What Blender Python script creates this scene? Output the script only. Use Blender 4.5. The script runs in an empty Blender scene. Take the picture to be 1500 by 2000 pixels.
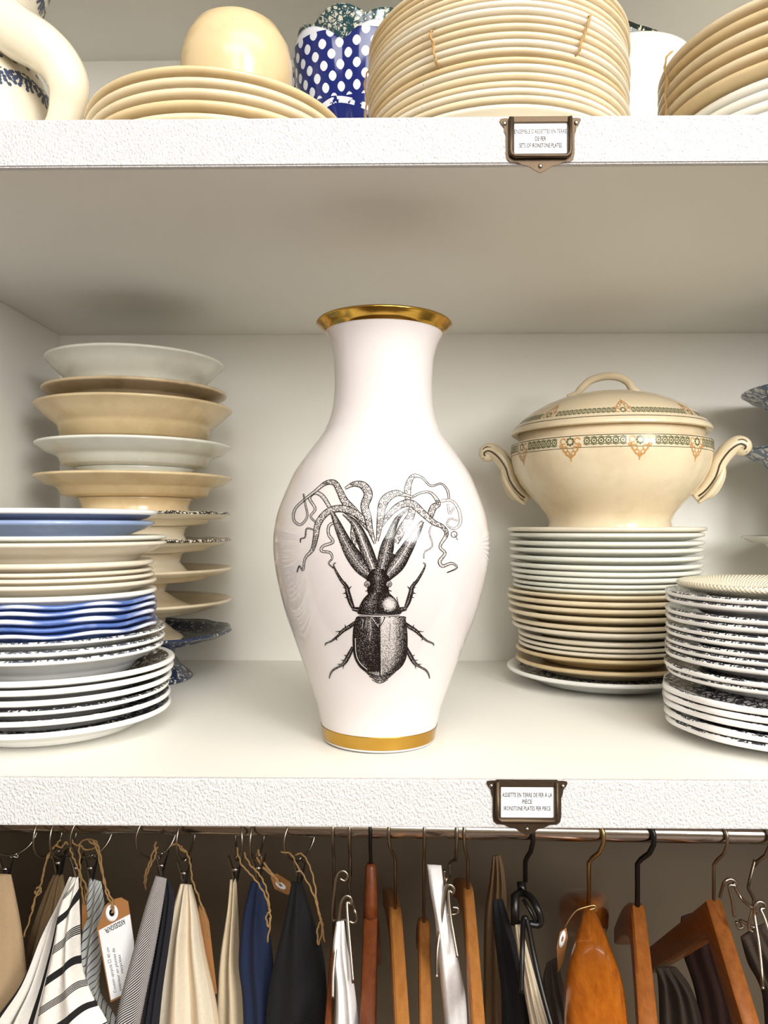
import bpy, bmesh, math, random
from mathutils import Vector, Matrix
random.seed(7)
S = bpy.context.scene
COL = S.collection
PI = math.pi
# ------------------------------------------------------------------ camera, world, lights, exposure
F = 1500.0
CAMZ = 0.1974
YAW = math.radians(0.8)
CAM = Vector((0, -0.6, CAMZ))
RIGHT = Vector((math.cos(YAW), math.sin(YAW), 0))
FWD = Vector((-math.sin(YAW), math.cos(YAW), 0))
cd = bpy.data.cameras.new('camera'); cam = bpy.data.objects.new('camera', cd); COL.objects.link(cam)
cam.location = CAM; cam.rotation_euler = (PI/2, 0, YAW)
cd.sensor_fit = 'VERTICAL'; cd.sensor_height = 32; cd.lens = 24; cd.shift_y = 27/2000
cd.clip_start = 0.01; cd.clip_end = 50
S.camera = cam
W = bpy.data.worlds.new('world'); S.world = W; W.use_nodes = True
bg = W.node_tree.nodes['Background']
bg.inputs[0].default_value = (1.0, 0.97, 0.92, 1); bg.inputs[1].default_value = 0.5
def area(name, loc, target, sx, sy, power, col=(1, 1, 1)):
    l = bpy.data.lights.new(name, 'AREA'); l.shape = 'RECTANGLE'; l.size = sx; l.size_y = sy
    l.energy = power; l.color = col
    o = bpy.data.objects.new(name, l); COL.objects.link(o); o.location = loc
    o.rotation_euler = (Vector(target)-Vector(loc)).to_track_quat('-Z', 'Y').to_euler()
    return o
area('ceiling_skylight', (0.6, -0.95, 1.84), (0.3, -0.5, 0.0), 1.9, 0.9, 26, (1, 0.985, 0.955))
area('added_ceiling_fill', (0.3, -2.3, 1.86), (0.1, 0.0, 0.3), 2.2, 0.9, 62, (1, 0.985, 0.955))  # added unseen light, fills the dim shelf interior from the front
area('shop_window', (2.2, -3.0, 1.0), (-0.2, 0.2, 0.2), 1.6, 1.4, 165, (1, 0.985, 0.97))
area('door_window', (0.55, -3.9, 1.1), (0.2, 0.0, 0.2), 0.9, 1.4, 40, (1, 0.985, 0.97))
S.view_settings.view_transform = 'Standard'; S.view_settings.look = 'None'
S.view_settings.exposure = -0.04; S.view_settings.gamma = 1
S.view_settings.use_curve_mapping = False
# ------------------------------------------------------------------ helpers
def P(px, py, Y):
    d = RIGHT*((px-750)/F) + FWD + Vector((0, 0, (1027-py)/F))
    return CAM + d*((Y-CAM.y)/d.y)
def C2W(X, Z, z=0.0):
    p = CAM + RIGHT*X + FWD*Z
    return Vector((p.x, p.y, z))
def srgb(r, g, b):
    f = lambda c: c/12.92 if c <= 0.04045 else ((c+0.055)/1.055)**2.4
    return (f(r/255), f(g/255), f(b/255), 1)
def tag(o, label=None, cat=None, group=None, kind=None):
    if label: o['label'] = label
    if cat: o['category'] = cat
    if group: o['group'] = group
    if kind: o['kind'] = kind
    return o
def empty(name, loc, label, cat, group=None):
    o = bpy.data.objects.new(name, None); COL.objects.link(o); o.location = loc
    o.empty_display_size = 0.02
    return tag(o, label, cat, group)
def link(name, me, mat=None, parent=None, loc=None):
    o = bpy.data.objects.new(name, me); COL.objects.link(o)
    if mat is not None and not me.materials: me.materials.append(mat)
    if parent is not None: o.parent = parent
    if loc is not None: o.location = loc
    return o
def obj(name, bm, mat, parent=None, loc=None, smooth=True, angle=None):
    me = bpy.data.meshes.new(name)
    bmesh.ops.recalc_face_normals(bm, faces=bm.faces)
    if smooth:
        for f in bm.faces: f.smooth = True
        if angle is not None:
            for e in bm.edges:
                if len(e.link_faces) == 2 and e.calc_face_angle(0) > angle: e.smooth = False
    bm.to_mesh(me); bm.free()
    return link(name, me, mat, parent, loc)
def box(bm, a, b):
    x0, y0, z0 = a; x1, y1, z1 = b
    v = [bm.verts.new(c) for c in ((x0,y0,z0),(x1,y0,z0),(x1,y1,z0),(x0,y1,z0),(x0,y0,z1),(x1,y0,z1),(x1,y1,z1),(x0,y1,z1))]
    for f in ((0,3,2,1),(4,5,6,7),(0,1,5,4),(1,2,6,5),(2,3,7,6),(3,0,4,7)): bm.faces.new([v[i] for i in f])
    return v
def catmull(pts, n):
    """smooth a list of equal-length tuples"""
    pts = [tuple(p) for p in pts]
    out = []
    for i in range(len(pts)-1):
        p0 = pts[max(i-1, 0)]; p1 = pts[i]; p2 = pts[i+1]; p3 = pts[min(i+2, len(pts)-1)]
        for k in range(n):
            t = k/n
            out.append(tuple(0.5*((2*b)+(-a+c)*t+(2*a-5*b+4*c-d)*t*t+(-a+3*b-3*c+d)*t**3) for a, b, c, d in zip(p0, p1, p2, p3)))
    out.append(pts[-1])
    return out
def tube(bm, pts, r, seg=8, closed=False, flat=1.0):
    """r: radius or list of radii"""
    pts = [Vector(p) for p in pts]; n = len(pts)
    rs = r if isinstance(r, (list, tuple)) else [r]*n
    rings = []; nrm = None
    for i, p in enumerate(pts):
        if closed: t = (pts[(i+1) % n]-pts[i-1])
        else: t = pts[min(i+1, n-1)]-pts[max(i-1, 0)]
        if t.length < 1e-9: t = Vector((0, 0, 1))
        t.normalize()
        if nrm is None:
            nrm = t.orthogonal().normalized()
        nrm = (nrm - t*nrm.dot(t))
        nrm = nrm.normalized() if nrm.length > 1e-6 else t.orthogonal().normalized()
        b = t.cross(nrm)
        rings.append([bm.verts.new(p+(nrm*math.cos(2*PI*k/seg)+b*math.sin(2*PI*k/seg)*flat)*rs[i]) for k in range(seg)])
    m = n if closed else n-1
    for i in range(m):
        A = rings[i]; B = rings[(i+1) % n]
        for k in range(seg): bm.faces.new((A[k], A[(k+1) % seg], B[(k+1) % seg], B[k]))
    if not closed:
        bm.faces.new(rings[0][::-1]); bm.faces.new(rings[-1])
def lathe(bm, prof, seg=72, fn=None):
    """prof: list of (r,z); closed at r==0 ends. fn(r,z,theta)->(r,z)"""
    rings = []
    for r, z in prof:
        if r < 1e-6:
            rings.append([bm.verts.new((0, 0, z))]); continue
        ring = []
        for k in range(seg):
            th = 2*PI*k/seg
            rr, zz = fn(r, z, th) if fn else (r, z)
            ring.append(bm.verts.new((rr*math.cos(th), rr*math.sin(th), zz)))
        rings.append(ring)
    for A, B in zip(rings, rings[1:]):
        for k in range(seg):
            k2 = (k+1) % seg
            if len(A) == 1 and len(B) == 1: continue
            if len(A) == 1: bm.faces.new((A[0], B[k], B[k2]))
            elif len(B) == 1: bm.faces.new((A[k], A[k2], B[0]))
            else: bm.faces.new((A[k], A[k2], B[k2], B[k]))
def extrude_poly(bm, pts, n, th):
    """flat polygon (Vectors) extruded by n*th"""
    n = Vector(n)
    a = [bm.verts.new(p) for p in pts]; b = [bm.verts.new(Vector(p)+n*th) for p in pts]
    m = len(pts)
    bm.faces.new(a[::-1]); bm.faces.new(b)
    for i in range(m): bm.faces.new((a[i], a[(i+1) % m], b[(i+1) % m], b[i]))
DG = None
def text_mesh(body, size, sx=1.0, bold=0.0, align='CENTER', space=1.0):
    c = bpy.data.curves.new('lettering', 'FONT'); c.body = body; c.size = 1.0
    c.align_x = align; c.align_y = 'CENTER'; c.offset = bold/size; c.space_line = space; c.resolution_u = 2
    o = bpy.data.objects.new('lettering', c); COL.objects.link(o)
    dg = bpy.context.evaluated_depsgraph_get(); dg.update()
    me = bpy.data.meshes.new_from_object(o.evaluated_get(dg))
    COL.objects.unlink(o); bpy.data.objects.remove(o); bpy.data.curves.remove(c)
    for v in me.vertices: v.co = Vector((v.co.x*sx*size, v.co.y*size, 0))
    return me
ORD = ['topmost','second','third','fourth','fifth','sixth','seventh','eighth','ninth','tenth','eleventh','twelfth','thirteenth',
 'fourteenth','fifteenth','sixteenth','seventeenth','eighteenth','nineteenth','twentieth','twenty-first','twenty-second','twenty-third']
# ------------------------------------------------------------------ materials
class NT:
    def __init__(s, name):
        s.m = bpy.data.materials.new(name); s.m.use_nodes = True
        s.t = s.m.node_tree; s.n = s.t.nodes; s.b = s.n['Principled BSDF']
    def node(s, typ, **kw):
        n = s.n.new(typ)
        for k, v in kw.items():
            if k in n.inputs.keys(): n.inputs[k].default_value = v
            else: setattr(n, k, v)
        return n
    def l(s, a, b): s.t.links.new(a, b)
    def val(s, name, v): s.b.inputs[name].default_value = v
    def math(s, op, a, b=None, c=None):
        n = s.n.new('ShaderNodeMath'); n.operation = op
        for i, x in enumerate((a, b, c)):
            if x is None: continue
            if isinstance(x, (int, float)): n.inputs[i].default_value = x
            else: s.l(x, n.inputs[i])
        return n.outputs[0]
    def mix(s, f, a, b):
        n = s.n.new('ShaderNodeMix'); n.data_type = 'RGBA'
        if isinstance(f, (int, float)): n.inputs[0].default_value = f
        else: s.l(f, n.inputs[0])
        for i, x in ((6, a), (7, b)):
            if isinstance(x, tuple): n.inputs[i].default_value = x
            else: s.l(x, n.inputs[i])
        return n.outputs[2]
    def coords(s, kind='Object'):
        return s.n.new('ShaderNodeTexCoord').outputs[kind]
    def noise(s, vec, scale, detail=2, rough=0.5):
        n = s.node('ShaderNodeTexNoise'); s.l(vec, n.inputs['Vector'])
        n.inputs['Scale'].default_value = scale; n.inputs['Detail'].default_value = detail; n.inputs['Roughness'].default_value = rough
        return n.outputs['Fac']
    def ramp(s, f, p0, p1):
        n = s.n.new('ShaderNodeMapRange'); s.l(f, n.inputs[0])
        n.inputs[1].default_value = p0; n.inputs[2].default_value = p1
        return n.outputs[0]
    def bump(s, h, strength, dist):
        n = s.n.new('ShaderNodeBump'); n.inputs['Strength'].default_value = strength; n.inputs['Distance'].default_value = dist
        s.l(h, n.inputs['Height']); s.l(n.outputs[0], s.b.inputs['Normal'])
    def color(s, out): s.l(out, s.b.inputs['Base Color'])
    def mapping(s, vec, scale=(1, 1, 1), rot=(0, 0, 0)):
        n = s.n.new('ShaderNodeMapping'); s.l(vec, n.inputs[0])
        n.inputs['Scale'].default_value = scale; n.inputs['Rotation'].default_value = rot
        return n.outputs[0]
def ceramic(name, col, rough=0.18, stain=(150, 120, 80), amt=0.18, specks=True):
    t = NT(name); v = t.coords()
    n1 = t.noise(v, 18, 4, 0.6)
    c = t.mix(t.math('MULTIPLY', t.ramp(n1, 0.48, 0.85), amt*2), srgb(*col), srgb(*stain))
    if specks:
        n2 = t.noise(v, 420, 1)
        c = t.mix(t.ramp(n2, 0.80, 0.82), c, srgb(95, 75, 50))
    t.color(c); t.val('Roughness', rough); t.val('Specular IOR Level', 0.5)
    return t.m
def transfer(name, base, ink, r0, r1, scale=90, thr=0.5, rough=0.15, top=False):
    """pottery with a printed border between radii r0..r1 (object space)"""
    t = NT(name); v = t.coords()
    sep = t.n.new('ShaderNodeSeparateXYZ'); t.l(v, sep.inputs[0])
    rr = t.math('SQRT', t.math('ADD', t.math('POWER', sep.outputs[0], 2), t.math('POWER', sep.outputs[1], 2)))
    band = t.math('MULTIPLY', t.math('GREATER_THAN', rr, r0), t.math('LESS_THAN', rr, r1))
    vo = t.node('ShaderNodeTexVoronoi'); vo.feature = 'DISTANCE_TO_EDGE'; t.l(v, vo.inputs['Vector']); vo.inputs['Scale'].default_value = scale
    n = t.noise(v, scale*1.7, 4, 0.7)
    pat = t.math('MAXIMUM', t.math('LESS_THAN', vo.outputs[0], 0.08), t.ramp(n, thr-0.03, thr+0.03))
    f = t.math('MULTIPLY', band, pat)
    if top:
        g = t.n.new('ShaderNodeNewGeometry'); gs = t.n.new('ShaderNodeSeparateXYZ'); t.l(g.outputs['Normal'], gs.inputs[0])
        f = t.math('MULTIPLY', f, t.math('GREATER_THAN', gs.outputs[2], 0.5))
    t.color(t.mix(f, srgb(*base), srgb(*ink)))
    t.val('Roughness', rough)
    return t.m
def plain(name, col, rough=0.5, metal=0.0, bump=None):
    t = NT(name); t.val('Base Color', srgb(*col)); t.val('Roughness', rough); t.val('Metallic', metal)
    v = t.coords(); n = t.noise(v, 60, 3)
    t.color(t.mix(t.math('MULTIPLY', n, 0.25), srgb(*col), srgb(*[int(c*0.75) for c in col])))
    if bump: t.bump(t.noise(v, bump[0], 2), bump[1], bump[2])
    return t.m
def wood(name, c1, c2, rough=0.35, coat=0.0):
    t = NT(name); v = t.mapping(t.coords(), (40, 4, 40))
    n = t.noise(v, 4, 5, 0.65); n2 = t.noise(t.mapping(t.coords(), (220, 8, 220)), 3, 3)
    f = t.math('ADD', t.math('MULTIPLY', t.ramp(n, 0.3, 0.7), 0.7), t.math('MULTIPLY', n2, 0.3))
    t.color(t.mix(f, srgb(*c1), srgb(*c2))); t.val('Roughness', rough); t.val('Coat Weight', coat); t.val('Coat Roughness', 0.08)
    t.bump(n2, 0.15, 0.0006)
    return t.m
def paint(name, col, bscale=None, bstr=0.3, rough=0.5):
    t = NT(name); v = t.coords()
    n = t.noise(v, 5, 3)
    t.color(t.mix(t.math('MULTIPLY', n, 0.16), srgb(*col), srgb(*[int(c*0.9) for c in col])))
    t.val('Roughness', rough)
    if bscale:
        a = t.noise(t.mapping(v, (1, 1, 0.75), (0, 0.6, 0)), bscale, 3, 0.55)
        t.bump(t.ramp(a, 0.35, 0.7), bstr, 0.0016)
    return t.m
M = {}
M['paint'] = paint('white_cabinet_paint', (241, 239, 231), 900, 0.05)
M['edge'] = paint('stippled_white_paint', (222, 221, 221), 520, 0.7, 0.55)
M['low_shade'] = paint('taupe_painted_shade', (92, 80, 63))  # dark colour stands in for shade in the clothes compartment
M['shop'] = paint('shop_wall_paint', (186, 176, 160))
M['wood_floor'] = wood('floorboards', (96, 70, 48), (60, 42, 28), 0.5)
M['cream'] = ceramic('cream_earthenware', (226, 210, 178))
M['cream2'] = ceramic('yellowed_earthenware', (216, 194, 152), 0.2, (150, 110, 60), 0.25)
M['brown'] = ceramic('browned_earthenware', (206, 184, 148), 0.25, (120, 85, 50), 0.35)
M['white'] = ceramic('white_ironstone', (240, 238, 230), 0.15, (190, 180, 155), 0.1)
M['ivory'] = ceramic('ivory_ironstone', (228, 219, 200), 0.16, (175, 150, 110), 0.16)
M['grey'] = ceramic('grey_green_ironstone', (226, 226, 214), 0.16, (150, 150, 130), 0.15)
def rimmed(name, rimcol, under, r_edge):
    t = NT(name); v = t.coords()
    sep = t.n.new('ShaderNodeSeparateXYZ'); t.l(v, sep.inputs[0])
    rr = t.math('SQRT', t.math('ADD', t.math('POWER', sep.outputs[0], 2), t.math('POWER', sep.outputs[1], 2)))
    f = t.math('ADD', t.ramp(rr, r_edge-0.0012, r_edge+0.0002), t.math('MULTIPLY', t.math('SUBTRACT', t.noise(v, 40, 3), 0.5), 0.35))
    t.color(t.mix(f, srgb(*under), srgb(*rimcol))); t.val('Roughness', 0.12)
    return t.m
M['blue'] = rimmed('white_rimmed_blue_glaze', (240, 240, 240), (136, 154, 190), 0.0960)
M['bluewave'] = None
M['ink_black'] = plain('black_print', (8, 8, 8), 0.9)
M['ink_black'].node_tree.nodes['Principled BSDF'].inputs['Specular IOR Level'].default_value = 0.1
M['steel'] = plain('worn_steel', (168, 160, 146), 0.28, 1.0)
M['chrome'] = plain('polished_steel', (205, 200, 192), 0.16, 1.0)
M['brass'] = plain('pale_brass_wire', (190, 165, 115), 0.3, 1.0)
M['bronze'] = plain('aged_bronze', (84, 70, 55), 0.42, 0.85, (300, 0.3, 0.0005))
M['black'] = plain('black_plastic', (14, 14, 15), 0.35)
M['twine'] = plain('jute_twine', (150, 118, 74), 0.9)
M['raffia'] = plain('raffia', (176, 140, 88), 0.85)
M['kraft'] = plain('kraft_card', (164, 112, 62), 0.85)
M['paper'] = plain('white_paper', (246, 246, 248), 0.7)
M['wood_light'] = wood('pale_beech', (182, 124, 64), (146, 90, 40), 0.4)
M['wood_red'] = wood('reddish_beech', (126, 66, 30), (90, 42, 16), 0.4)
M['wood_amber'] = wood('varnished_amber_beech', (182, 104, 24), (134, 64, 10), 0.25, 1.0)
M['wood_honey'] = wood('honey_beech', (162, 98, 42), (116, 62, 22), 0.35, 0.2)
def mk_gold():
    t = NT('burnished_gold'); t.val('Metallic', 1.0); v = t.coords()
    t.color(t.mix(t.noise(v, 30, 3), srgb(206, 168, 84), srgb(172, 128, 46))); t.val('Roughness', 0.16)
    t.bump(t.noise(t.mapping(v, (1, 1, 30)), 20, 2), 0.08, 0.0005)
    return t.m
M['gold'] = mk_gold()
def mk_vase():
    t = NT('white_porcelain'); v = t.coords()
    t.color(t.mix(t.math('MULTIPLY', t.noise(v, 6, 2), 0.3), srgb(217, 211, 210), srgb(210, 203, 202)))
    t.val('Roughness', 0.06); t.val('Specular IOR Level', 0.55)
    return t.m
M['vase'] = mk_vase()
def mk_ink():
    t = NT('stippled_ink_print')
    a = t.n.new('ShaderNodeAttribute'); a.attribute_name = 'ink'
    v = t.coords()
    n = t.noise(v, 2300, 1)
    n = t.ramp(n, 0.3, 0.7)
    thr = t.math('ADD', n, a.outputs['Fac'])
    k = t.ramp(thr, 0.92, 1.02)
    t.color(t.mix(k, srgb(215, 209, 207), srgb(26, 21, 20))); t.val('Roughness', 0.12)
    return t.m
M['ink'] = mk_ink()
def mk_bluewave():
    t = NT('blue_flow_glaze'); v = t.coords()
    sep = t.n.new('ShaderNodeSeparateXYZ'); t.l(v, sep.inputs[0])
    rr = t.math('SQRT', t.math('ADD', t.math('POWER', sep.outputs[0], 2), t.math('POWER', sep.outputs[1], 2)))
    f = t.math('ADD', t.ramp(rr, 0.0965, 0.0985), t.math('MULTIPLY', t.math('SUBTRACT', t.noise(v, 70, 3), 0.5), 0.7))
    t.color(t.mix(f, srgb(84, 112, 176), srgb(226, 230, 240))); t.val('Roughness', 0.12)
    return t.m
M['bluewave'] = mk_bluewave()
M['darkprint'] = transfer('white_plate_with_dark_border', (244, 243, 238), (40, 42, 50), 0.05, 0.1085, 110, 0.46, top=True)
M['greyprint'] = transfer('white_plate_with_grey_border', (240, 240, 236), (72, 78, 92), 0.05, 0.106, 120, 0.52, top=True)
M['whiteline'] = transfer('scalloped_plate_with_dark_border', (244, 242, 240), (50, 54, 64), 0.05, 0.1075, 120, 0.5, top=True)
M['bluecompote'] = transfer('dark_blue_transfer', (222, 220, 208), (40, 52, 78), 0.02, 0.2, 90, 0.42)
M['rimcompote'] = transfer('cream_with_speckled_rim', (234, 222, 196), (52, 50, 48), 0.119, 0.2, 160, 0.5)
M['bluebowl'] = transfer('cobalt_transfer_print', (228, 232, 240), (28, 44, 118), 0.0, 0.5, 60, 0.43, 0.1)
M['teal'] = transfer('teal_transfer_print', (226, 226, 208), (40, 76, 84), 0.0, 0.5, 130, 0.50, 0.12)
M['greenblack'] = transfer('black_green_transfer', (214, 214, 190), (24, 42, 38), 0.0, 0.5, 90, 0.44, 0.12)
M['bluef'] = transfer('pale_blue_sprays', (226, 226, 222), (96, 118, 150), 0.06, 0.125, 60, 0.55)
# ------------------------------------------------------------------ cabinet shell
BACKY = 1.124*math.cos(0) - 0.6
LX = P(117, 800, BACKY).x
RX = 0.80
def slab(name, a, b, mat, label=None, cat=None, kind=None, bev=0.0):
    bm = bmesh.new(); box(bm, a, b)
    if bev: bmesh.ops.bevel(bm, geom=list(bm.edges), offset=bev, segments=2, affect='EDGES')
    o = obj(name, bm, mat, smooth=False)
    return tag(o, label, cat, None, kind)
T = 0.0365
UZ = 0.478; UT = UZ+T
TZ = 0.881
slab('wall_back', (LX-0.02, BACKY, -1.1), (RX+0.02, BACKY+0.02, TZ), M['paint'], kind='structure')
slab('wall_back', (LX+0.001, BACKY-0.004, -1.1), (RX-0.001, BACKY, -T-0.0005), M['low_shade'], kind='structure')  # thin dark sheet, paints the lower compartment's shade onto the back wall
slab('wall_left', (LX, 0.003, -1.1), (LX+0.004, BACKY-0.0045, -T-0.0005), M['low_shade'], kind='structure')  # same painted shade carried along the lower left wall
slab('wall_left', (LX-0.02, 0.0, -1.1), (LX, BACKY, TZ), M['paint'], kind='structure')
slab('wall_right', (RX, 0.0, -1.1), (RX+0.02, BACKY, TZ), M['paint'], kind='structure')
slab('ceiling', (LX-0.02, 0.0, TZ), (RX+0.02, BACKY+0.02, TZ+0.036), M['paint'], kind='structure')
slab('floor', (-2.4, -4, -1.12), (2.4, BACKY+0.02, -1.1), M['wood_floor'], kind='structure')
# the shop around the cabinet
slab('wall_front', (-2.4, -4.05, -1.1), (2.4, -4.0, 1.9), M['shop'], kind='structure')
slab('wall_east', (2.4, -4.05, -1.1), (2.45, 0.0, 1.9), M['shop'], kind='structure')
slab('wall_west', (-2.45, -4.05, -1.1), (-2.4, 0.0, 1.9), M['shop'], kind='structure')
slab('wall_north', (RX+0.02, -0.02, -1.1), (2.4, 0.0, 1.9), M['shop'], kind='structure')
slab('wall_south', (-2.4, -0.02, -1.1), (LX-0.02, 0.0, 1.9), M['shop'], kind='structure')
slab('ceiling', (-2.4, -4.05, 1.9), (2.4, 0.02, 1.95), M['paint'], kind='structure')
slab('trim_1', (LX-0.02, -0.004, TZ), (RX+0.02, 0.0, 1.9), M['edge'], kind='structure')
def shelf(name, z0, z1, label):
    e = slab(name, (LX+0.0005, 0.002, z0), (RX-0.0005, BACKY-0.0005, z1), M['paint'], label, 'shelf')
    e['group'] = 'cabinet shelves'
    bm = bmesh.new(); box(bm, (LX-0.02, -0.004, z0-0.0003), (RX+0.02, 0.0022, z1+0.0003))
    bmesh.ops.bevel(bm, geom=list(bm.edges), offset=0.0012, segments=2, affect='EDGES')
    obj('front_edge', bm, M['edge'], e, smooth=False)
    return e
shelf('cabinet_shelf', UZ, UT, 'upper white shelf board carrying the tied plate stacks')
shelf('cabinet_shelf', -T, 0.0, 'lower white shelf board carrying the beetle vase')
# ------------------------------------------------------------------ vase
VD = 0.7136
VX = (740-750)/F*VD
vase_loc = C2W(VX, VD, 0.0009)
meas = [(637,132),(645,124),(652,116.5),(665,109),(680,103),(703,98),(730,96),(760,95.5),(790,97.5),(815,102),(835,109),(850,116),(880,138),(920,167),(950,182),(1000,202),(1035,209.5),(1060,211.5),(1085,210.5),(1120,205.5),(1160,196.5),(1200,185),(1260,163),(1300,148),(1340,134),(1375,122),(1400,116),(1425,110.5),(1442,108)]
meas = catmull(meas, 4)
vprof = [((1442-y)*VD/F, VD*math.sin(math.atan(h/F))) for y, h in meas]     # (z, r) top->bottom
vprof.sort()
VTOP = vprof[-1][0]
def vase_r(z):
    if z <= vprof[0][0]: return vprof[0][1]
    for (a, ra), (b, rb) in zip(vprof, vprof[1:]):
        if z <= b: return ra+(rb-ra)*(z-a)/max(b-a, 1e-9)
    return vprof[-1][1]
TILT = Matrix.Rotation(math.radians(0.75), 4, 'Y')
vase = empty('vase', vase_loc, 'tall white porcelain vase with gold rim and printed beetle, alone mid shelf', 'vase')
vase.rotation_euler = (0, math.radians(0.75), 0)
ZB0 = 0.0065; ZB1 = 0.0145; ZR0 = VTOP-0.0085
def vsub(z0, z1, n=10, off=0.0):
    zs = sorted(set([z0, z1]+[z for z, _ in vprof if z0 < z < z1]))
    return [(vase_r(z)+off, z) for z in zs]
bm = bmesh.new()
prof = [(0, 0.004), (0.044, 0.004), (0.047, 0.0), (0.0500, 0.0002)] + vsub(0.001, VTOP) + \
       [(vase_r(VTOP)-0.0012, VTOP+0.0012), (vase_r(VTOP)-0.004, VTOP)] + [(vase_r(z)-0.0045, z) for z in (VTOP-0.006, VTOP-0.015, VTOP-0.03, VTOP-0.06, VTOP-0.09, 0.24, 0.2, 0.15, 0.1, 0.05, 0.012)] + [(0, 0.010)]
lathe(bm, prof, 128)
obj('body', bm, M['vase'], vase)
bm = bmesh.new()
p = vsub(ZR0, VTOP, off=0.0004)
p = [(p[0][0]-0.0006, p[0][1])]+p+[(vase_r(VTOP)-0.001, VTOP+0.0017), (vase_r(VTOP)-0.0045, VTOP+0.0004), (vase_r(VTOP-0.006)-0.0052, VTOP-0.006)]
lathe(bm, p, 128)
tag(obj('gold_rim', bm, M['gold'], vase), 'burnished gold band on the lip')
bm = bmesh.new()
p = vsub(ZB0-0.004, ZB1, off=0.0004); p = [(p[0][0]-0.0006, p[0][1])]+p+[(p[-1][0]-0.0006, p[-1][1])]
lathe(bm, p, 128)
tag(obj('gold_foot_band', bm, M['gold'], vase), 'burnished gold band round the foot')
# printed drawing: ribbons lying on the glaze
INV = (Matrix.Translation(vase_loc) @ TILT).inverted()
ORG = INV @ CAM
def vase_hit(zx, zy, off):
    px = 530+zx/3.409; py = 900+zy/3.409
    d = (INV.to_3x3() @ (RIGHT*((px-750)/F)+FWD+Vector((0, 0, (1027-py)/F))))
    f = lambda t: (lambda q: math.hypot(q.x, q.y)-vase_r(q.z))(ORG+d*t)
    t = 0.5; step = 0.004
    while f(t) > 0 and t < VD: t += step
    a, b = t-step, t
    for _ in range(18):
        m = (a+b)/2
        if f(m) > 0: a = m
        else: b = m
    q = ORG+d*b
    n = Vector((q.x, q.y, 0)).normalized()
    r = vase_r(q.z)+off
    return Vector((n.x*r, n.y*r, q.z))
dv, df, dink = [], [], []
layer = [0.00010]
def dgrid(rows, inks):
    """rows: list of rows of (x,y); inks same shape"""
    base = len(dv); nc = len(rows[0])
    for r, k in zip(rows, inks):
        for (x, y), i in zip(r, k):
            dv.append(vase_hit(x, y, layer[0])); dink.append(i)
    for i in range(len(rows)-1):
        for j in range(nc-1):
            a = base+i*nc+j; df.append((a, a+1, a+nc+1, a+nc))
def ribbon(pts, n=6, cross=((-1, 0), (1, 0)), scale=1.0, smooth=True):
    """pts: (x,y,w); cross: list of (offset in half widths, ink)"""
    p = catmull(pts, n) if smooth else pts
    rows, inks = [], []
    for i, (x, y, w) in enumerate(p):
        a = p[max(i-1, 0)]; b = p[min(i+1, len(p)-1)]
        tx, ty = b[0]-a[0], b[1]-a[1]; L = math.hypot(tx, ty) or 1
        nx, ny = -ty/L, tx/L
        w = max(w, 2.0)
        rows.append([(x+nx*c*w/2*scale, y+ny*c*w/2*scale) for c, _ in cross])
        inks.append([k for _, k in cross])
    dgrid(rows, inks)
    return p
def line(pts, w, ink=1.0, n=5):
    ribbon([(x, y, w) for x, y in pts], n, ((-1, ink), (1, ink)))
def ringd(x, y, r, w, ink=1.0, n=14):
    rows = []
    for k in range(n+1):
        a = 2*PI*k/n
        rows.append([(x+math.cos(a)*(r-w/2), y+math.sin(a)*(r-w/2)), (x+math.cos(a)*(r+w/2), y+math.sin(a)*(r+w/2))])
    dgrid(rows, [[ink, ink]]*(n+1))
def dot(x, y, r, ink=1.0, n=8):
    rows = []
    for k in range(n+1):
        a = 2*PI*k/n
        rows.append([(x, y), (x+math.cos(a)*r, y+math.sin(a)*r)])
    dgrid(rows, [[ink, ink]]*(n+1))
def tentacle(pts, glare_fade=1.0, suck=True, fill=0.45, mw=24):  # weaker ink on right-hand tentacles paints in the glare that washes them out
    layer[0] += 0.000005
    p = ribbon(pts, 7, ((-1, 0.75*glare_fade), (-0.6, fill*glare_fade), (0.2, (fill-0.2)*glare_fade), (1, 0.6*glare_fade)))
    layer[0] += 0.000005
    for s in (-1, 1):
        rows = []
        for i, (x, y, w) in enumerate(p):
            a = p[max(i-1, 0)]; b = p[min(i+1, len(p)-1)]
            tx, ty = b[0]-a[0], b[1]-a[1]; L = math.hypot(tx, ty) or 1
            nx, ny = -ty/L, tx/L; h = max(w, 3)/2
            t = 2.0 if glare_fade < 0.8 else 2.8
            rows.append([(x+nx*s*(h-t), y+ny*s*(h-t)), (x+nx*s*(h+t*0.6), y+ny*s*(h+t*0.6))])
        k = 1.0 if glare_fade > 0.8 else 0.72
        dgrid(rows, [[k, k]]*len(rows))
    if suck:
        acc = 0; side = 1; late = []; layer[0] += 0.000004
        for (a, b) in zip(p, p[1:]):
            acc += math.hypot(b[0]-a[0], b[1]-a[1])
            w = a[2]
            if w < mw: continue
            if acc > max(w*0.36, 10):
                acc = 0; side = -side
                tx, ty = b[0]-a[0], b[1]-a[1]; L = math.hypot(tx, ty) or 1
                cx, cy = a[0]-ty/L*side*w*0.22, a[1]+tx/L*side*w*0.22
                r = w*0.215
                dot(cx, cy, r*1.1, 0.12)
                late.append((cx, cy, r))
        layer[0] += 0.000004
        for cx, cy, r in late:
                ringd(cx, cy, r, 4.6, 1.0 if glare_fade > 0.8 else 0.85, 10); dot(cx, cy, r*0.36, 1.0 if glare_fade > 0.8 else 0.75, 6)
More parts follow.
